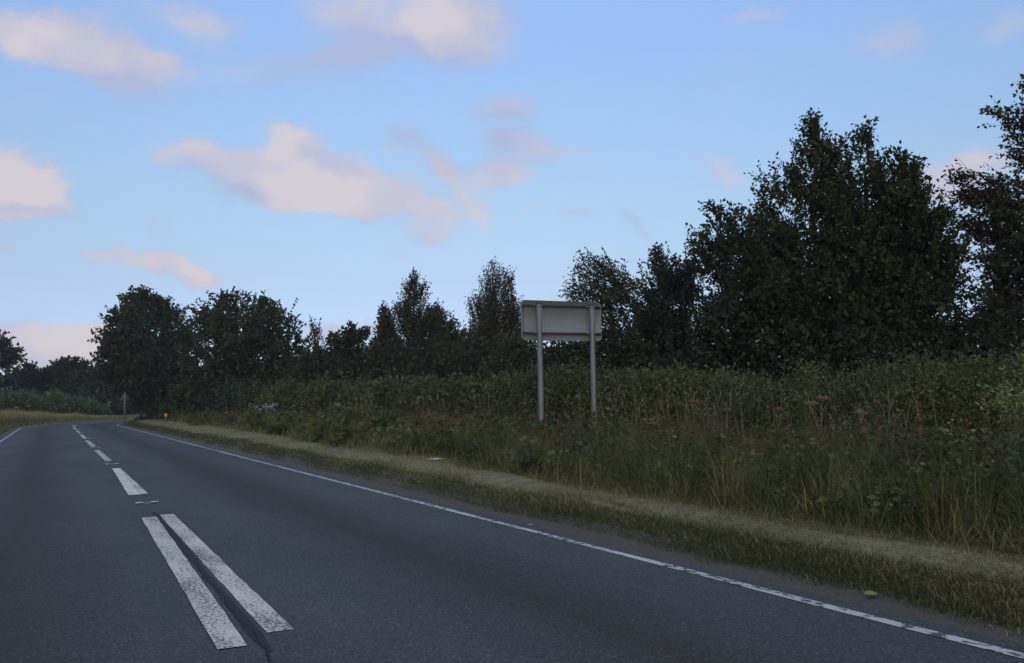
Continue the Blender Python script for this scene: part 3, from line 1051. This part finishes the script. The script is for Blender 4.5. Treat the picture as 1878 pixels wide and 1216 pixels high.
# shrubs on the left verge
GL = 'green bushes on the left verge'
for lab, px, w, h, Y in (('largest green bush on the left verge, at the left edge of the view', 20, 4.2, 2.75, 108), ('middle green bush of the left verge row', 97, 3.2, 2.6, 110), ('lowest green bush of the left verge row, nearest the bend', 138, 3.0, 2.0, 113)):
    p = at_Y(px, 745, Y)
    mound_hedge('verge_bush', lab, [(p[0], p[1], w, 2.2, h), (p[0] - w * .6, p[1] + .5, w * .8, 2.2, h * .9), (p[0] + w * .6, p[1] + .5, w * .6, 2, h * .75)], 9000, (.11, .07), (.10, .135, .065), 'bush', GL, 60, 12, .35)

# shrub with pale narrow leaves at the right edge
mb_ = tree('willow_shrub', 'pale yellow green willow shrub at the right edge', [(640, 1870, 1930), (660, 1862, 1950), (700, 1840, 1960), (740, 1822, 1970), (790, 1850, 1960)],
           7.0, 1900, 260, 16, .38, (.075, .016), (.28, .31, .105), .4, .5, -.25, 26, .16, trunk=.05, limbs=16, cat='shrub', group=None, mind=.3, shrub=True, twig_r=.003)

# dense undergrowth filling the ground under the trees
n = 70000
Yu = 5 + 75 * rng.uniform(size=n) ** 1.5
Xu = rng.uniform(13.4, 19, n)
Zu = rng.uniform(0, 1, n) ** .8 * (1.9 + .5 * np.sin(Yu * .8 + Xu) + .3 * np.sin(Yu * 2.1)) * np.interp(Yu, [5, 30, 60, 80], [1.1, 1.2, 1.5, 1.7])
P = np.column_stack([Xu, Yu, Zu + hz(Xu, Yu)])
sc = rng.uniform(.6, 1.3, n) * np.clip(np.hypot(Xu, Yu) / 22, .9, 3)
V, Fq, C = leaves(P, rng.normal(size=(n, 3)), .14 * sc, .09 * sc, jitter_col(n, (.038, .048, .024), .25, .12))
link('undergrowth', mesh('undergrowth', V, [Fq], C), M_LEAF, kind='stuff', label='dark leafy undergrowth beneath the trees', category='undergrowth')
n = 26000
tu = rng.uniform(70, 150, n)
su = -rng.uniform(15, 30, n)
Pu, Nu = path(tu)
q = Pu + Nu * su[:, None]
Zu = rng.uniform(0, 1, n) ** .8 * (2.6 + .7 * np.sin(tu * .5))
V, Fq, C = leaves(np.column_stack([q, Zu + .2]), rng.normal(size=(n, 3)), .5 * rng.uniform(.6, 1.3, n), .34, jitter_col(n, (.038, .05, .028), .25, .12))
link('undergrowth', mesh('undergrowth', V, [Fq], C), M_LEAF, kind='stuff', label='dark scrub under the far trees beyond the bend', category='undergrowth')

# ------------------------------------------------------------------ verges
GREEN, LIME, STRAW, RUST, OLIVE = np.array((.088, .102, .032)), np.array((.145, .16, .045)), np.array((.40, .345, .16)), np.array((.19, .095, .06)), np.array((.20, .18, .068))


def inner(Y):
    return np.interp(Y, [0, 6, 18, 90], [4.86, 4.95, 5.25, 5.3])


def outer(Y):
    return np.interp(Y, [0, 7, 24, 50, 90], [5.6, 5.8, 6.55, 7.1, 7.5])


def pts(n, x0, x1, ymin, ymax, power=1.35):
    """scatter denser near the lens: density falls with distance"""
    u = rng.uniform(size=n)
    a = 1 - power
    Y = (ymin ** a + u * (ymax ** a - ymin ** a)) ** (1 / a)
    f = rng.uniform(size=n)
    lo = x0(Y) if callable(x0) else np.full(n, float(x0))
    hi = x1(Y) if callable(x1) else np.full(n, float(x1))
    X = lo + (hi - lo) * f
    b = np.clip(Y - BY, 0, None)
    X = X + b ** 2 / (2 * BR)
    k = X < 1.75 * Y + 1.0
    return X[k], Y[k]


def tones(n, parts):
    cols = np.array([p[0] for p in parts])
    w = np.array([p[1] for p in parts], float)
    k = rng.choice(len(parts), n, p=w / w.sum())
    return np.clip(cols[k] * (1 + .2 * rng.normal(size=(n, 1))) * (1 + .08 * rng.normal(size=(n, 3))), .006, .5)


def grass(name, label, X, Y, h, wd, lean, parts, tip=None, edge_fall=None, patch=0.0, layd=None, parts2=None):
    n = len(X)
    far = np.clip(Y / 14, .8, 4.5)
    hh = h * rng.uniform(.5, 1.25, n)
    if patch:
        hh = hh * (1 + patch * (np.sin(X * 2.3 + Y * .9) * .6 + np.sin(X * 1.1 - Y * 1.9 + 1) * .6))
    if edge_fall is not None:
        hh = hh * edge_fall
    ln = rng.normal(0, lean, (n, 2))
    if layd is not None:
        ln += np.array(layd)
    ln = np.clip(ln, -.95, .95)
    c = tones(n, parts)
    if parts2 is not None:
        fld = np.sin(X * 1.4 + Y * .8 + 2) + np.sin(X * .7 - Y * 1.3) + .6 * np.sin(Y * .37 + X) + rng.normal(0, .6, n)
        c = np.where((fld > .2)[:, None], tones(n, parts2), c)
    tc_ = tones(n, tip) if tip else None
    V, Fs, C = blades(np.column_stack([X, Y, hz(X, Y) - .01]), hh, wd * far * rng.uniform(.7, 1.3, n), ln, c, tc_)
    return link(name, mesh(name, V, Fs, C), M_GRASS, kind='stuff', label=label, category='grass')


X, Y = pts(85000, lambda y: 4.76 + .05 * np.sin(y * 1.7) + .03 * np.sin(y * 6.3) - np.abs(rng.normal(0, .09, len(y))), lambda y: inner(y) + .1 + np.abs(rng.normal(0, .15, len(y))), 2.0, 95)
grass('kerbside_grass', 'dark green rough grass fringing the road on the right', X, Y, .068, .007, .7, [(GREEN * .85, 8), (LIME * .85, 1.4), (STRAW * .6, .3)], None, np.interp(Y, [50, 72, 95], [1, 1.6, 3.2]), patch=.25, layd=(-.18, 0))
# thatch of mown hay
tt = np.arange(-2, 96, .5)
P0_, N0_ = path(tt)
bb = np.clip(tt - BY, 0, None)
cols_ = [inner(tt) - RX + .08 + wobble(tt, .1, 2) + (outer(tt) - inner(tt) - .1) * q for q in np.linspace(0, 1, 9)]
zz_ = [hz(*(lambda P_, N_, c_: (P_[:, 0] + N_[:, 0] * c_, P_[:, 1] + N_[:, 1] * c_))(P0_, N0_, c_)) + .006 + .022 * math.sin(math.pi * (i_ + .001) / 8) for i_, c_ in enumerate(cols_)]
sweep('mown_strip', tt, cols_, zz_, M_STRAW, kind='structure')
X, Y = pts(120000, lambda y: inner(y) - .05 + .1 * np.sin(y * 1.7) - np.abs(rng.normal(0, .12, len(y))), lambda y: outer(y) + .12 * np.sin(y * 1.3) + np.abs(rng.normal(0, .15, len(y))), 2.2, 95)
grass('mown_grass', 'pale dry mown grass strip along the verge', X, Y, .085, .0055, 1.1, [(STRAW, 4.5), (OLIVE * 1.2, 2.5), (GREEN, 1.1), (RUST * 1.4, .5)], patch=.3, parts2=[(STRAW * .9, 2.2), (OLIVE, 3), (LIME, 1.4), (GREEN, 1.6)])
# long grass
lo = lambda y: outer(y) + .12 * np.sin(y * 1.3) + .2 * np.sin(y * .45)
hi_ = lambda y: np.interp(y, [5, 14, 22, 40], [9.2, 9.4, 10.3, 10.9]) + .15 * np.sin(y * 1.7)
X, Y = pts(110000, lo, hi_, 3.0, 95, 1.25)
ef = np.clip((X - lo(Y)) / .9, 0, 1) ** .7 * .75 + .3
grass('long_grass', 'long uncut green grass between the mown strip and the hedge', X, Y, .34, .008, .72, [(GREEN, 5), (LIME, 1.7), (OLIVE, 3.0), (STRAW * .7, 1.2), (RUST * .7, .35)], None, ef, .4, parts2=[(LIME, 3.5), (GREEN, 2.5), (OLIVE, 1.5)])
X, Y = pts(9000, lo, hi_, 3.0, 70, 1.35)
grass('bent_dry_grass', 'bent and flattened straw blades tangled in the long grass', X, Y, .42, .006, .95, [(STRAW * .75, 3), (STRAW, 1), (OLIVE, 2)])
X, Y = pts(34000, lambda y: lo(y) + np.interp(y, [5, 20], [1.6, .8]), lambda y: hi_(y) + .5, 3.0, 95, 1.2)
grass('seeding_grass', 'thin reddish seeding grass standing above the long grass', X, Y, np.interp(X - hi_(Y), [-.2, .5], [.5, .3]), .005, .35, [(OLIVE, 3), (RUST, 1.6), (GREEN, 1.5)], [(RUST * 1.1, 5), (RUST * 1.5, 1.6), (STRAW * .7, 1.3)], None, .25)
# arching tussocks
nt_, nb = 1000, 44
X, Y = pts(nt_, lambda y: lo(y) + .25, hi_, 3.0, 80, 1.35)
nt_ = len(X)
k = np.repeat(np.arange(nt_), nb)
big_ = rng.uniform(.6, 1.3, nt_)
ang = rng.uniform(0, 2 * math.pi, len(k))
ls = rng.uniform(.1, .85, len(k)) * rng.uniform(.6, 1, nt_)[k]
XX, YY = X[k] + np.cos(ang) * .07 * big_[k], Y[k] + np.sin(ang) * .07 * big_[k]
base = tones(nt_, [(GREEN, 3), (LIME, 2.5), (OLIVE, 1.3), (GREEN * np.array((.8, 1.0, 1.3)), 1)])
V, Fs, C = blades(np.column_stack([XX, YY, hz(XX, YY) - .01]), .52 * big_[k] * rng.uniform(.45, 1.15, len(k)), .0075 * np.clip(Y[k] / 14, .8, 4) * rng.uniform(.7, 1.3, len(k)), np.column_stack([np.cos(ang) * ls, np.sin(ang) * ls]),
                  np.clip(base[k] * (1 + .32 * rng.normal(size=(len(k), 1))), .01, .5))
link('grass_tussocks', mesh('grass_tussocks', V, Fs, C), M_GRASS, kind='stuff', label='arching green grass tussocks in the uncut verge', category='grass')
# leafy weeds: nettles, docks and the like, each a little mound of leaves on a stem
nw, nl = 900, 46
X, Y = pts(nw, lambda y: lo(y) + .15, lambda y: hi_(y) + .2, 3.0, 85, 1.25)
nw = len(X)
hw = rng.uniform(.22, .72, nw) * np.interp(X - lo(Y), [0, 1.2], [.5, 1])
k = np.repeat(np.arange(nw), nl)
f = rng.uniform(.1, 1, len(k))
ang = rng.uniform(0, 2 * math.pi, len(k))
rr = hw[k] * .5 * (1.15 - f * .75) * rng.uniform(.2, 1, len(k))
P = np.column_stack([X[k] + np.cos(ang) * rr, Y[k] + np.sin(ang) * rr, hz(X, Y)[k] + hw[k] * f])
sc = rng.uniform(.6, 1.3, len(k)) * np.clip(Y[k] / 12, .8, 2.4) * rng.uniform(.6, 1.35, nw)[k]
bc = tones(nw, [(np.array((.062, .085, .034)), 4), (np.array((.065, .09, .04)), 2), (np.array((.13, .15, .052)), 3), (np.array((.125, .1, .05)), .7)])[k]
V, Fq, C = leaves(P, np.column_stack([np.cos(ang), np.sin(ang), rng.normal(.1, .45, len(k))]), .085 * sc, .045 * sc, np.clip(bc * (1 + .2 * rng.normal(size=(len(k), 1))), .01, .5))
link('verge_weeds', mesh('verge_weeds', V, [Fq], C), M_LEAF, kind='stuff', label='leafy weeds growing among the long grass', category='weeds')
# dock spikes gone to rusty seed
nd_ = 300
X, Y = pts(nd_, lambda y: lo(y) + np.interp(y, [5, 20], [1.5, .7]), lambda y: hi_(y) + .4, 4.0, 90, 1.1)
nd_ = len(X)
m = 26
hd_ = rng.uniform(.5, .95, nd_)
lean = rng.normal(0, .16, (nd_, 2))
root = np.column_stack([X, Y, hz(X, Y)])
top = root + np.column_stack([lean * hd_[:, None], hd_])
v_, f_ = twigs(root, top, .004, .002)
k = np.repeat(np.arange(nd_), m)
f = rng.uniform(.55, 1.02, len(k))
sp = np.clip(Y[k] / 14, .8, 1.5)
P = root[k] + (top - root)[k] * f[:, None] + rng.normal(0, .022, (len(k), 3)) * (1.3 - f)[:, None] * 2 * np.clip(sp, 1, 1.6)[:, None]
bc = tones(nd_, [(np.array((.14, .075, .048)), 4), (RUST, 1.5), (np.array((.22, .15, .085)), 2)])
V, Fq, C = leaves(P, rng.normal(size=P.shape) + [0, 0, .4], .026 * sp, .018 * sp, np.clip(bc[k] * (1 + .25 * rng.normal(size=(len(k), 1))), .01, .5))
link('dock_spikes', mesh('dock_spikes', np.concatenate([v_, V]), [f_, Fq + len(v_)], np.concatenate([np.repeat(bc, 6, 0), C])), M_DRY, kind='stuff', label='rusty brown seed spikes of dock in the long grass', category='weeds')
# tall pale stalks
n = 180
cl = rng.integers(0, 34, n)
cY, cX = np.concatenate([rng.uniform(8, 11, 8), rng.uniform(11, 16, 20), rng.uniform(17, 40, 6)]), rng.uniform(8.9, 10.7, 34)
Y, X = cY[cl] + rng.normal(0, .3, n), np.clip(cX[cl] + rng.normal(0, .3, n), 8.4, 11)
g_ = np.stack([rng.normal(-.1, .25, n), rng.normal(0, .2, n)], 1)
V, Fs, C = blades(np.column_stack([X, Y, hz(X, Y)]), rng.uniform(.7, 1.25, n), .006 * np.clip(Y / 14, .8, 2), g_, tones(n, [(STRAW * .85, 3), (OLIVE, 1)]), tones(n, [(STRAW * 1.1, 1)]))
# seed heads: slim leaves clustered near each tip
tips = V.reshape(n, 5, 3)[:, 4]
m = 4
tv = unit(tips - V.reshape(n, 5, 3)[:, 2])
LP = (tips[:, None] - tv[:, None] * rng.uniform(0, .16, (n, m, 1))).reshape(-1, 3)
V2, F2, C2 = leaves(LP, np.repeat(tv, m, 0) + rng.normal(0, .25, (n * m, 3)), .06 * np.clip(np.repeat(Y, m) / 14, .8, 2), .008 * np.clip(np.repeat(Y, m) / 14, .8, 2), tones(n * m, [(STRAW * 1.1, 1), (STRAW * .8, 1)]))
link('tall_dry_stalks', mesh('tall_dry_stalks', np.concatenate([V, V2]), [Fs[0], Fs[1], F2 + len(V)], np.concatenate([C, C2])), M_DRY, kind='stuff', label='thin tall straw coloured grass stalks in front of the hedge', category='grass')

# left verge
tl = np.concatenate([rng.uniform(40, 75, 16000), rng.uniform(75, 130, 26000)])
sl_ = -rng.uniform(3.5, 6.0, len(tl))
Pl, Nl = path(tl)
q = Pl + Nl * sl_[:, None]
n = len(tl)
V, Fs, C = blades(np.column_stack([q, hz(q[:, 0], q[:, 1])]), rng.uniform(.05, .2, n), .03, rng.normal(0, .5, (n, 2)), tones(n, [(GREEN * 1.2, 3), (LIME, 1.5), (STRAW, 2.6)]))
link('left_verge_grass', mesh('left_verge_grass', V, Fs, C), M_GRASS, kind='stuff', label='short green and straw grass fringing the road on the left', category='grass')
n = 42000
tl = rng.uniform(48, 106, n)
sl_ = -rng.uniform(5.2, 11.0, n)
Pl, Nl = path(tl)
q = Pl + Nl * sl_[:, None]
V, Fs, C = blades(np.column_stack([q, hz(q[:, 0], q[:, 1])]), rng.uniform(.5, 1.15, n) * np.interp(tl, [60, 85, 96, 106], [1.25, 1.0, .7, .3]) * (1 + .2 * np.sin(tl * .9 + sl_)), .03, rng.normal(0, .25, (n, 2)), tones(n, [(STRAW, 3), (OLIVE * 1.2, 2), (LIME, 1)]), tones(n, [(STRAW * 1.2, 3), (np.array((.38, .25, .12)), 2.5)]))
link('tall_dry_grass', mesh('tall_dry_grass', V, Fs, C), M_GRASS, kind='stuff', label='tall golden dry grass on the left verge below the bushes', category='grass')

# ------------------------------------------------------------------ dry umbel plants


def umbel_plant(label, base, heads, r=.009, tone=(.30, .22, .13), Y=0, rad=.075):
    d_ = ray(*base)
    Y = 9.7 * d_[1] / d_[0]
    b = at_Y(*base, Y)
    z0 = float(hz(b[:1], b[1:2])[0])
    T = thing('dry_hogweed', label, 'plant', (b[0], b[1], z0), 'dead hogweed stalks in the long grass')
    tone = np.array(tone)
    mb = MB()
    top0 = at_Y(*heads[0], Y)
    foot = np.array([b[0], b[1], z0])
    h = np.linspace(0, 1, 7)[:, None]
    main = foot + (top0 - foot) * h + np.column_stack([rng.normal(0, .008, (7, 2)), np.zeros(7)]) * (h > 0) * (h < 1)
    mb.tube(main, np.linspace(r * 1.3, r * .7, 7), 6, col=tone)
    for hd in heads[1:]:
        e = at_Y(*hd, Y + rng.uniform(-.15, .15))
        s_ = main[rng.integers(2, 4)]
        hh = np.linspace(0, 1, 5)[:, None]
        p = s_ + (e - s_) * hh
        p[:, 2] -= np.sin(hh[:, 0] * math.pi) * .05
        mb.tube(p, np.linspace(r * .8, r * .5, 5), 5, col=tone)
    link('stem', mb.mesh('stem', True), M_DRY, T)
    for hd in heads:
        e = at_Y(*hd, Y)
        um = MB()
        nr = 14
        for k in range(nr):
            a = k * 2.4
            rr = rad * math.sqrt((k + .5) / nr)
            p = e + np.array([math.cos(a) * rr, math.sin(a) * rr, .035 + .02 * (1 - rr / rad)])
            um.tube(np.array([e - np.array([0, 0, .03]), (e + p) / 2 - np.array([0, 0, .004]), p]), [.0035, .003, .0025], 4, col=tone * .9)
            for _ in range(4):
                c = p + rng.normal(0, .009, 3)
                V, Fq, C = leaves(c[None].repeat(3, 0), rng.normal(0, 1, (3, 3)) + [0, 0, .6], .024, .017, np.clip(tone[None] * rng.uniform(.7, 1.3, (3, 1)), 0, 1))
                um.add(V, [Fq], C)
        link('umbel', um.mesh('umbel'), M_DRY, T, kind='stuff')


umbel_plant('tallest leaning dead hogweed with two brown heads', (1513, 838), [(1489, 745), (1507, 735)])
umbel_plant('pale straight dead hogweed with a flat wide head', (1590, 860), [(1578, 762)], tone=(.34, .27, .19), rad=.085)
umbel_plant('brown upright dead hogweed left of the leaning one', (1424, 828), [(1431, 755)], tone=(.24, .16, .09))
umbel_plant('short dead hogweed bent over near the pale one', (1552, 842), [(1544, 798), (1530, 803)], tone=(.2, .16, .13), rad=.06)
umbel_plant('reddish brown dead hogweed furthest left', (1287, 806), [(1273, 741), (1297, 755)], tone=(.24, .15, .1), rad=.06)
umbel_plant('yellowish dead hogweed beside the reddish one', (1333, 806), [(1334, 756)], tone=(.3, .24, .12), rad=.05)

# white flowering plant far along the verge
p = at_Y(497, 757, 47)
z0 = float(hz(p[:1], p[1:2])[0])
T = thing('white_flowers', 'clump of white flowers in front of the far hedge', 'flowers', (p[0], p[1], z0))
n = 16
B_ = np.column_stack([p[0] + rng.normal(0, .3, n), p[1] + rng.normal(0, .2, n), np.full(n, z0)])
E_ = B_ + np.column_stack([rng.normal(0, .06, n), rng.normal(0, .06, n), rng.uniform(.5, .85, n)])
v_, f_ = twigs(B_, E_, .01, .006)
link('stems', mesh('stems', v_, [f_]), M_BARK, T, kind='stuff')
LP = np.repeat(E_, 14, 0) + rng.normal(0, .05, (n * 14, 3))
V, Fq, C = leaves(LP, rng.normal(size=LP.shape) + [0, 0, .5], .07, .06, jitter_col(len(LP), (.45, .45, .42), .15, .03))
link('blossoms', mesh('blossoms', V, [Fq], C), M_DRY, T, kind='stuff')

# ------------------------------------------------------------------ the road sign seen from behind
SY = 17.0
A_, B2 = at_Y(956, 551, SY), at_Y(1103, 553.5, SY)
C_, D2 = at_Y(957, 624.5, SY), at_Y(1103, 625.5, SY)
xl, xr, zt, zb = (A_[0] + C_[0]) / 2, (B2[0] + D2[0]) / 2, (A_[2] + B2[2]) / 2, (C_[2] + D2[2]) / 2


def sign_back_mat():
    m, t, p = material('sign_back')
    n = noise(t, 1.6, 5, .6, sc=(1, 1, 1.5))
    n2_ = noise(t, 9, 6, .75)
    n3_ = noise(t, 3.5, 2, .5)
    c = ramp(t, n.outputs['Fac'], [(.3, (.215, .245, .225)), (.7, (.26, .29, .265))])
    mm = t.nodes.new('ShaderNodeMath')
    mm.operation = 'MULTIPLY'
    t.links.new(n2_.outputs['Fac'], mm.inputs[0])
    t.links.new(n3_.outputs['Fac'], mm.inputs[1])
    f = ramp(t, mm.outputs[0], [(.385, (0, 0, 0)), (.45, (.7, .7, .7))])
    c = mixc(t, f, c, (.22, .17, .07))
    t.links.new(c, p.inputs['Base Color'])
    p.inputs['Roughness'].default_value = .55
    return m


def steel_mat():
    m, t, p = material('galvanised_steel')
    n = noise(t, 7, 5, .65, sc=(1, 1, .25))
    t.links.new(ramp(t, n.outputs['Fac'], [(.3, (.16, .175, .175)), (.7, (.27, .285, .28))]), p.inputs['Base Color'])
    p.inputs['Roughness'].default_value = .5
    p.inputs['Metallic'].default_value = .35
    return m


M_BACK, M_STEEL = sign_back_mat(), steel_mat()
M_RAIL = plain('weathered_rail', (.085, .08, .07), .6)
M_RUST = plain('rail_stain', (.2, .14, .06), .8)
M_CAP = plain('post_cap', (.06, .06, .062), .6)
M_FACE = plain('sign_face', (.5, .5, .5), .4)
zg = float(hz(np.array([(xl + xr) / 2]), np.array([SY]))[0])
T = thing('road_sign', 'large grey road sign on two steel posts seen from behind', 'road sign', ((xl + xr) / 2, SY, zg))


def rounded(x0, x1, z0, z1, r, k=7):
    o = []
    for cx, cz, a0 in ((x1 - r, z1 - r, 0), (x0 + r, z1 - r, 90), (x0 + r, z0 + r, 180), (x1 - r, z0 + r, 270)):
        for q in range(k):
            a = math.radians(a0 + 90 * q / (k - 1))
            o.append((cx + r * math.cos(a), cz + r * math.sin(a)))
    return np.array(o)


ol = rounded(xl, xr, zb, zt, .1)
il = rounded(xl + .012, xr - .012, zb + .012, zt - .012, .09)
n = len(ol)
k = np.arange(n)
kk = (k + 1) % n
V = np.concatenate([np.column_stack([ol[:, 0], np.full(n, SY + .03), ol[:, 1]]), np.column_stack([ol[:, 0], np.full(n, SY), ol[:, 1]]),
                    np.column_stack([il[:, 0], np.full(n, SY), il[:, 1]]), np.column_stack([il[:, 0], np.full(n, SY + .014), il[:, 1]])])
link('sign_panel', mesh('sign_panel', V, [np.stack([k, kk, n + kk, n + k], 1), np.stack([n + k, n + kk, 2 * n + kk, 2 * n + k], 1), np.stack([2 * n + k, 2 * n + kk, 3 * n + kk, 3 * n + k], 1), np.stack([3 * n + k[:13], 3 * n + k[1:14], 3 * n + 26 - k[:13], 3 * n + 27 - k[:13]], 1), np.stack([27 - k[:13], 26 - k[:13], k[1:14], k[:13]], 1)]), M_BACK, T)
posts = [(at_Y(983, 560, SY)[0] + at_Y(990, 783, SY)[0]) / 2, (at_Y(1079, 558, SY)[0] + at_Y(1086.5, 755, SY)[0]) / 2]
PR = .057
ztop = at_Y(983, 557, SY)[2]
rz = [at_Y(1030, 562.5, SY)[2], at_Y(1030, 612, SY)[2]]
for px_ in posts:
    mb = MB()
    mb.tube(np.array([[px_, SY - PR - .05, z] for z in np.linspace(zg - .25, ztop, 6)]), PR, 18)
    po = link('post', mb.mesh('post', True), M_STEEL, T)
    cb = MB()
    cb.tube(np.array([[px_, SY - PR - .05, ztop - .055], [px_, SY - PR - .05, ztop + .012], [px_, SY - PR - .05, ztop + .02]]), [PR + .005, PR + .005, PR * .8], 18)
    link('post_cap', cb.mesh('post_cap'), M_CAP, po, local=True)
for z in rz:
    mb = MB()
    for dz, hh in ((.017, .012), (-.017, .012)):
        mb.box(((xl + xr) / 2, SY - .012, z + dz), (xr - xl - .05, .05, hh))
    mb.box(((xl + xr) / 2, SY + .006, z), (xr - xl - .05, .012, .022))
    link('mounting_rail', mb.mesh('mounting_rail'), M_RAIL, T)
    for px_ in posts:
        cb = MB()
        th = np.linspace(math.pi * 1.02, math.pi * 1.98, 12)
        for r_ in (PR + .003,):
            a = np.column_stack([px_ + (r_ + .004) * np.cos(th), SY - PR - .05 + (r_ + .004) * np.sin(th)])
            P3 = np.concatenate([np.column_stack([a, np.full(12, z - .016)]), np.column_stack([a, np.full(12, z + .016)])])
            q = np.arange(11)
            cb.add(P3, [np.stack([q, q + 1, q + 13, q + 12], 1)])
        for sx in (-1, 1):
            cb.box((px_ + sx * (PR + .022), SY - .06, z), (.03, .06, .032))
        link('clamp', cb.mesh('clamp'), M_STEEL, T)
for (x0, x1, z) in ((xl + .04, xl + .32, rz[0] + .03), (xr - .3, xr - .03, rz[0] - .03)):
    mb = MB()
    mb.box(((x0 + x1) / 2, SY + .0125, z), (x1 - x0, .006, .012))
    link('rust_stain', mb.mesh('rust_stain'), M_RUST, T)

# far triangular warning sign, back view
TY = 77.0
b = at_Y(228.3, 766, TY)
ap, bl = at_Y(228, 720.5, TY), at_Y(228, 734.5, TY)
zg2 = float(hz(b[:1], b[1:2])[0])
T = thing('warning_sign', 'small triangular road sign on a thin post seen from behind near the bend', 'road sign', (b[0], TY, zg2))
M_GREY = plain('grey_sign_back', (.13, .138, .14), .6)
mb = MB()
mb.tube(np.array([[b[0], TY - .05, zg2 - .1], [b[0], TY - .05, ap[2] + .03]]), .055, 10)
link('post', mb.mesh('post'), plain('pale_post', (.16, .16, .16), .6), T)
hw = .36
tri = []
for cx, cz, a0 in ((b[0] + hw - .05, bl[2] + .05, -90), (b[0], ap[2] - .06, 30), (b[0] - hw + .05, bl[2] + .05, 150)):
    for q in range(5):
        a = math.radians(a0 + 30 * q)
        tri.append((cx + .05 * math.cos(a), cz + .05 * math.sin(a)))
tri = np.array(tri)
n = len(tri)
k = np.arange(n)
kk = (k + 1) % n
V = np.concatenate([np.column_stack([tri[:, 0], np.full(n, TY + .02), tri[:, 1]]), np.column_stack([tri[:, 0], np.full(n, TY + .012), tri[:, 1]])])
link('sign_panel', mesh('sign_panel', V, [np.stack([k, kk, n + kk, n + k], 1), (n + k)[None], k[::-1][None]]), M_GREY, T)

# yellow marker post in the verge by the bend
p = at_Y(304, 761.5, 58)
zg3 = float(hz(p[:1], p[1:2])[0])
T = thing('marker_post', 'small bright yellow marker standing in the far verge grass', 'marker', (p[0], p[1], zg3))
mb = MB()
mb.box((p[0], p[1], (zg3 + p[2]) / 2 - .05), (.07, .07, p[2] - zg3 + .1))
link('post', mb.mesh('post'), M_GREY, T)
mb = MB()
pl = rounded(p[0] - .08, p[0] + .08, p[2] - .1, p[2] + .1, .03, 4)
n = len(pl)
k = np.arange(n)
kk = (k + 1) % n
mb.add(np.concatenate([np.column_stack([pl[:, 0], np.full(n, p[1] - .045), pl[:, 1]]), np.column_stack([pl[:, 0], np.full(n, p[1] - .065), pl[:, 1]])]), [np.stack([k, kk, n + kk, n + k], 1), (n + k)[None], k[::-1][None]])
link('plate', mb.mesh('plate'), plain('yellow_plate', (.75, .36, .02), .5), T)

# ------------------------------------------------------------------ small litter


def scrap(name, label, cat, x, y, sx, sy, c, h=.015):
    d = ray(x, y)
    t_ = (0.0 - CH) / d[2]
    for _ in range(8):
        P = CAM + d * t_
        t_ = (float(hz(P[:1], P[1:2])[0]) + .05 - CH) / d[2]
    P = CAM + d * t_
    k = 9
    a = np.arange(k) / k * 2 * math.pi
    r_ = rng.uniform(.6, 1.2, k)
    top = np.column_stack([P[0] + sx * r_ * np.cos(a), P[1] + sy * r_ * np.sin(a), P[2] + rng.uniform(.0, h, k)])
    V = np.concatenate([top, top - [0, 0, .004], [[P[0], P[1], P[2] + h]], [[P[0], P[1], P[2] + h - .005]]])
    i_ = np.arange(k)
    j_ = (i_ + 1) % k
    me = mesh(name, V, [np.stack([i_, j_, np.full(k, 2 * k)], 1), np.stack([j_ + k, i_ + k, np.full(k, 2 * k + 1)], 1), np.stack([i_, i_ + k, j_ + k], 1)], np.broadcast_to(np.array(c), (len(V), 3)))
    o = link(name, me, M_DRY)
    o['label'], o['category'] = label, cat


scrap('fallen_leaf', 'pale yellow leaf lying on the gravelly roadside', 'leaf', 1597, 1090, .05, .04, (.3, .28, .1))
scrap('paper_scrap', 'white paper scrap lying on the mown grass', 'litter', 797, 843, .16, .06, (.6, .6, .58), .03)
scrap('paper_scrap', 'small white scrap lying just outside the edge line', 'litter', 972, 964, .04, .03, (.45, .45, .42))

# ------------------------------------------------------------------ evening haze
hm = bpy.data.materials.new('haze')
hm.use_nodes = True
ht = hm.node_tree
ht.nodes.clear()
ho = ht.nodes.new('ShaderNodeOutputMaterial')
hv = ht.nodes.new('ShaderNodeVolumePrincipled')
hv.inputs['Color'].default_value = (.88, .93, .92, 1)
hv.inputs['Density'].default_value = .0004
ht.links.new(hv.outputs[0], ho.inputs['Volume'])
mb = MB()
mb.box((0, 0, 7.2), (5200, 5200, 17.2))
link('haze', mb.mesh('haze'), hm, kind='stuff', label='thin evening haze in the air', category='haze')
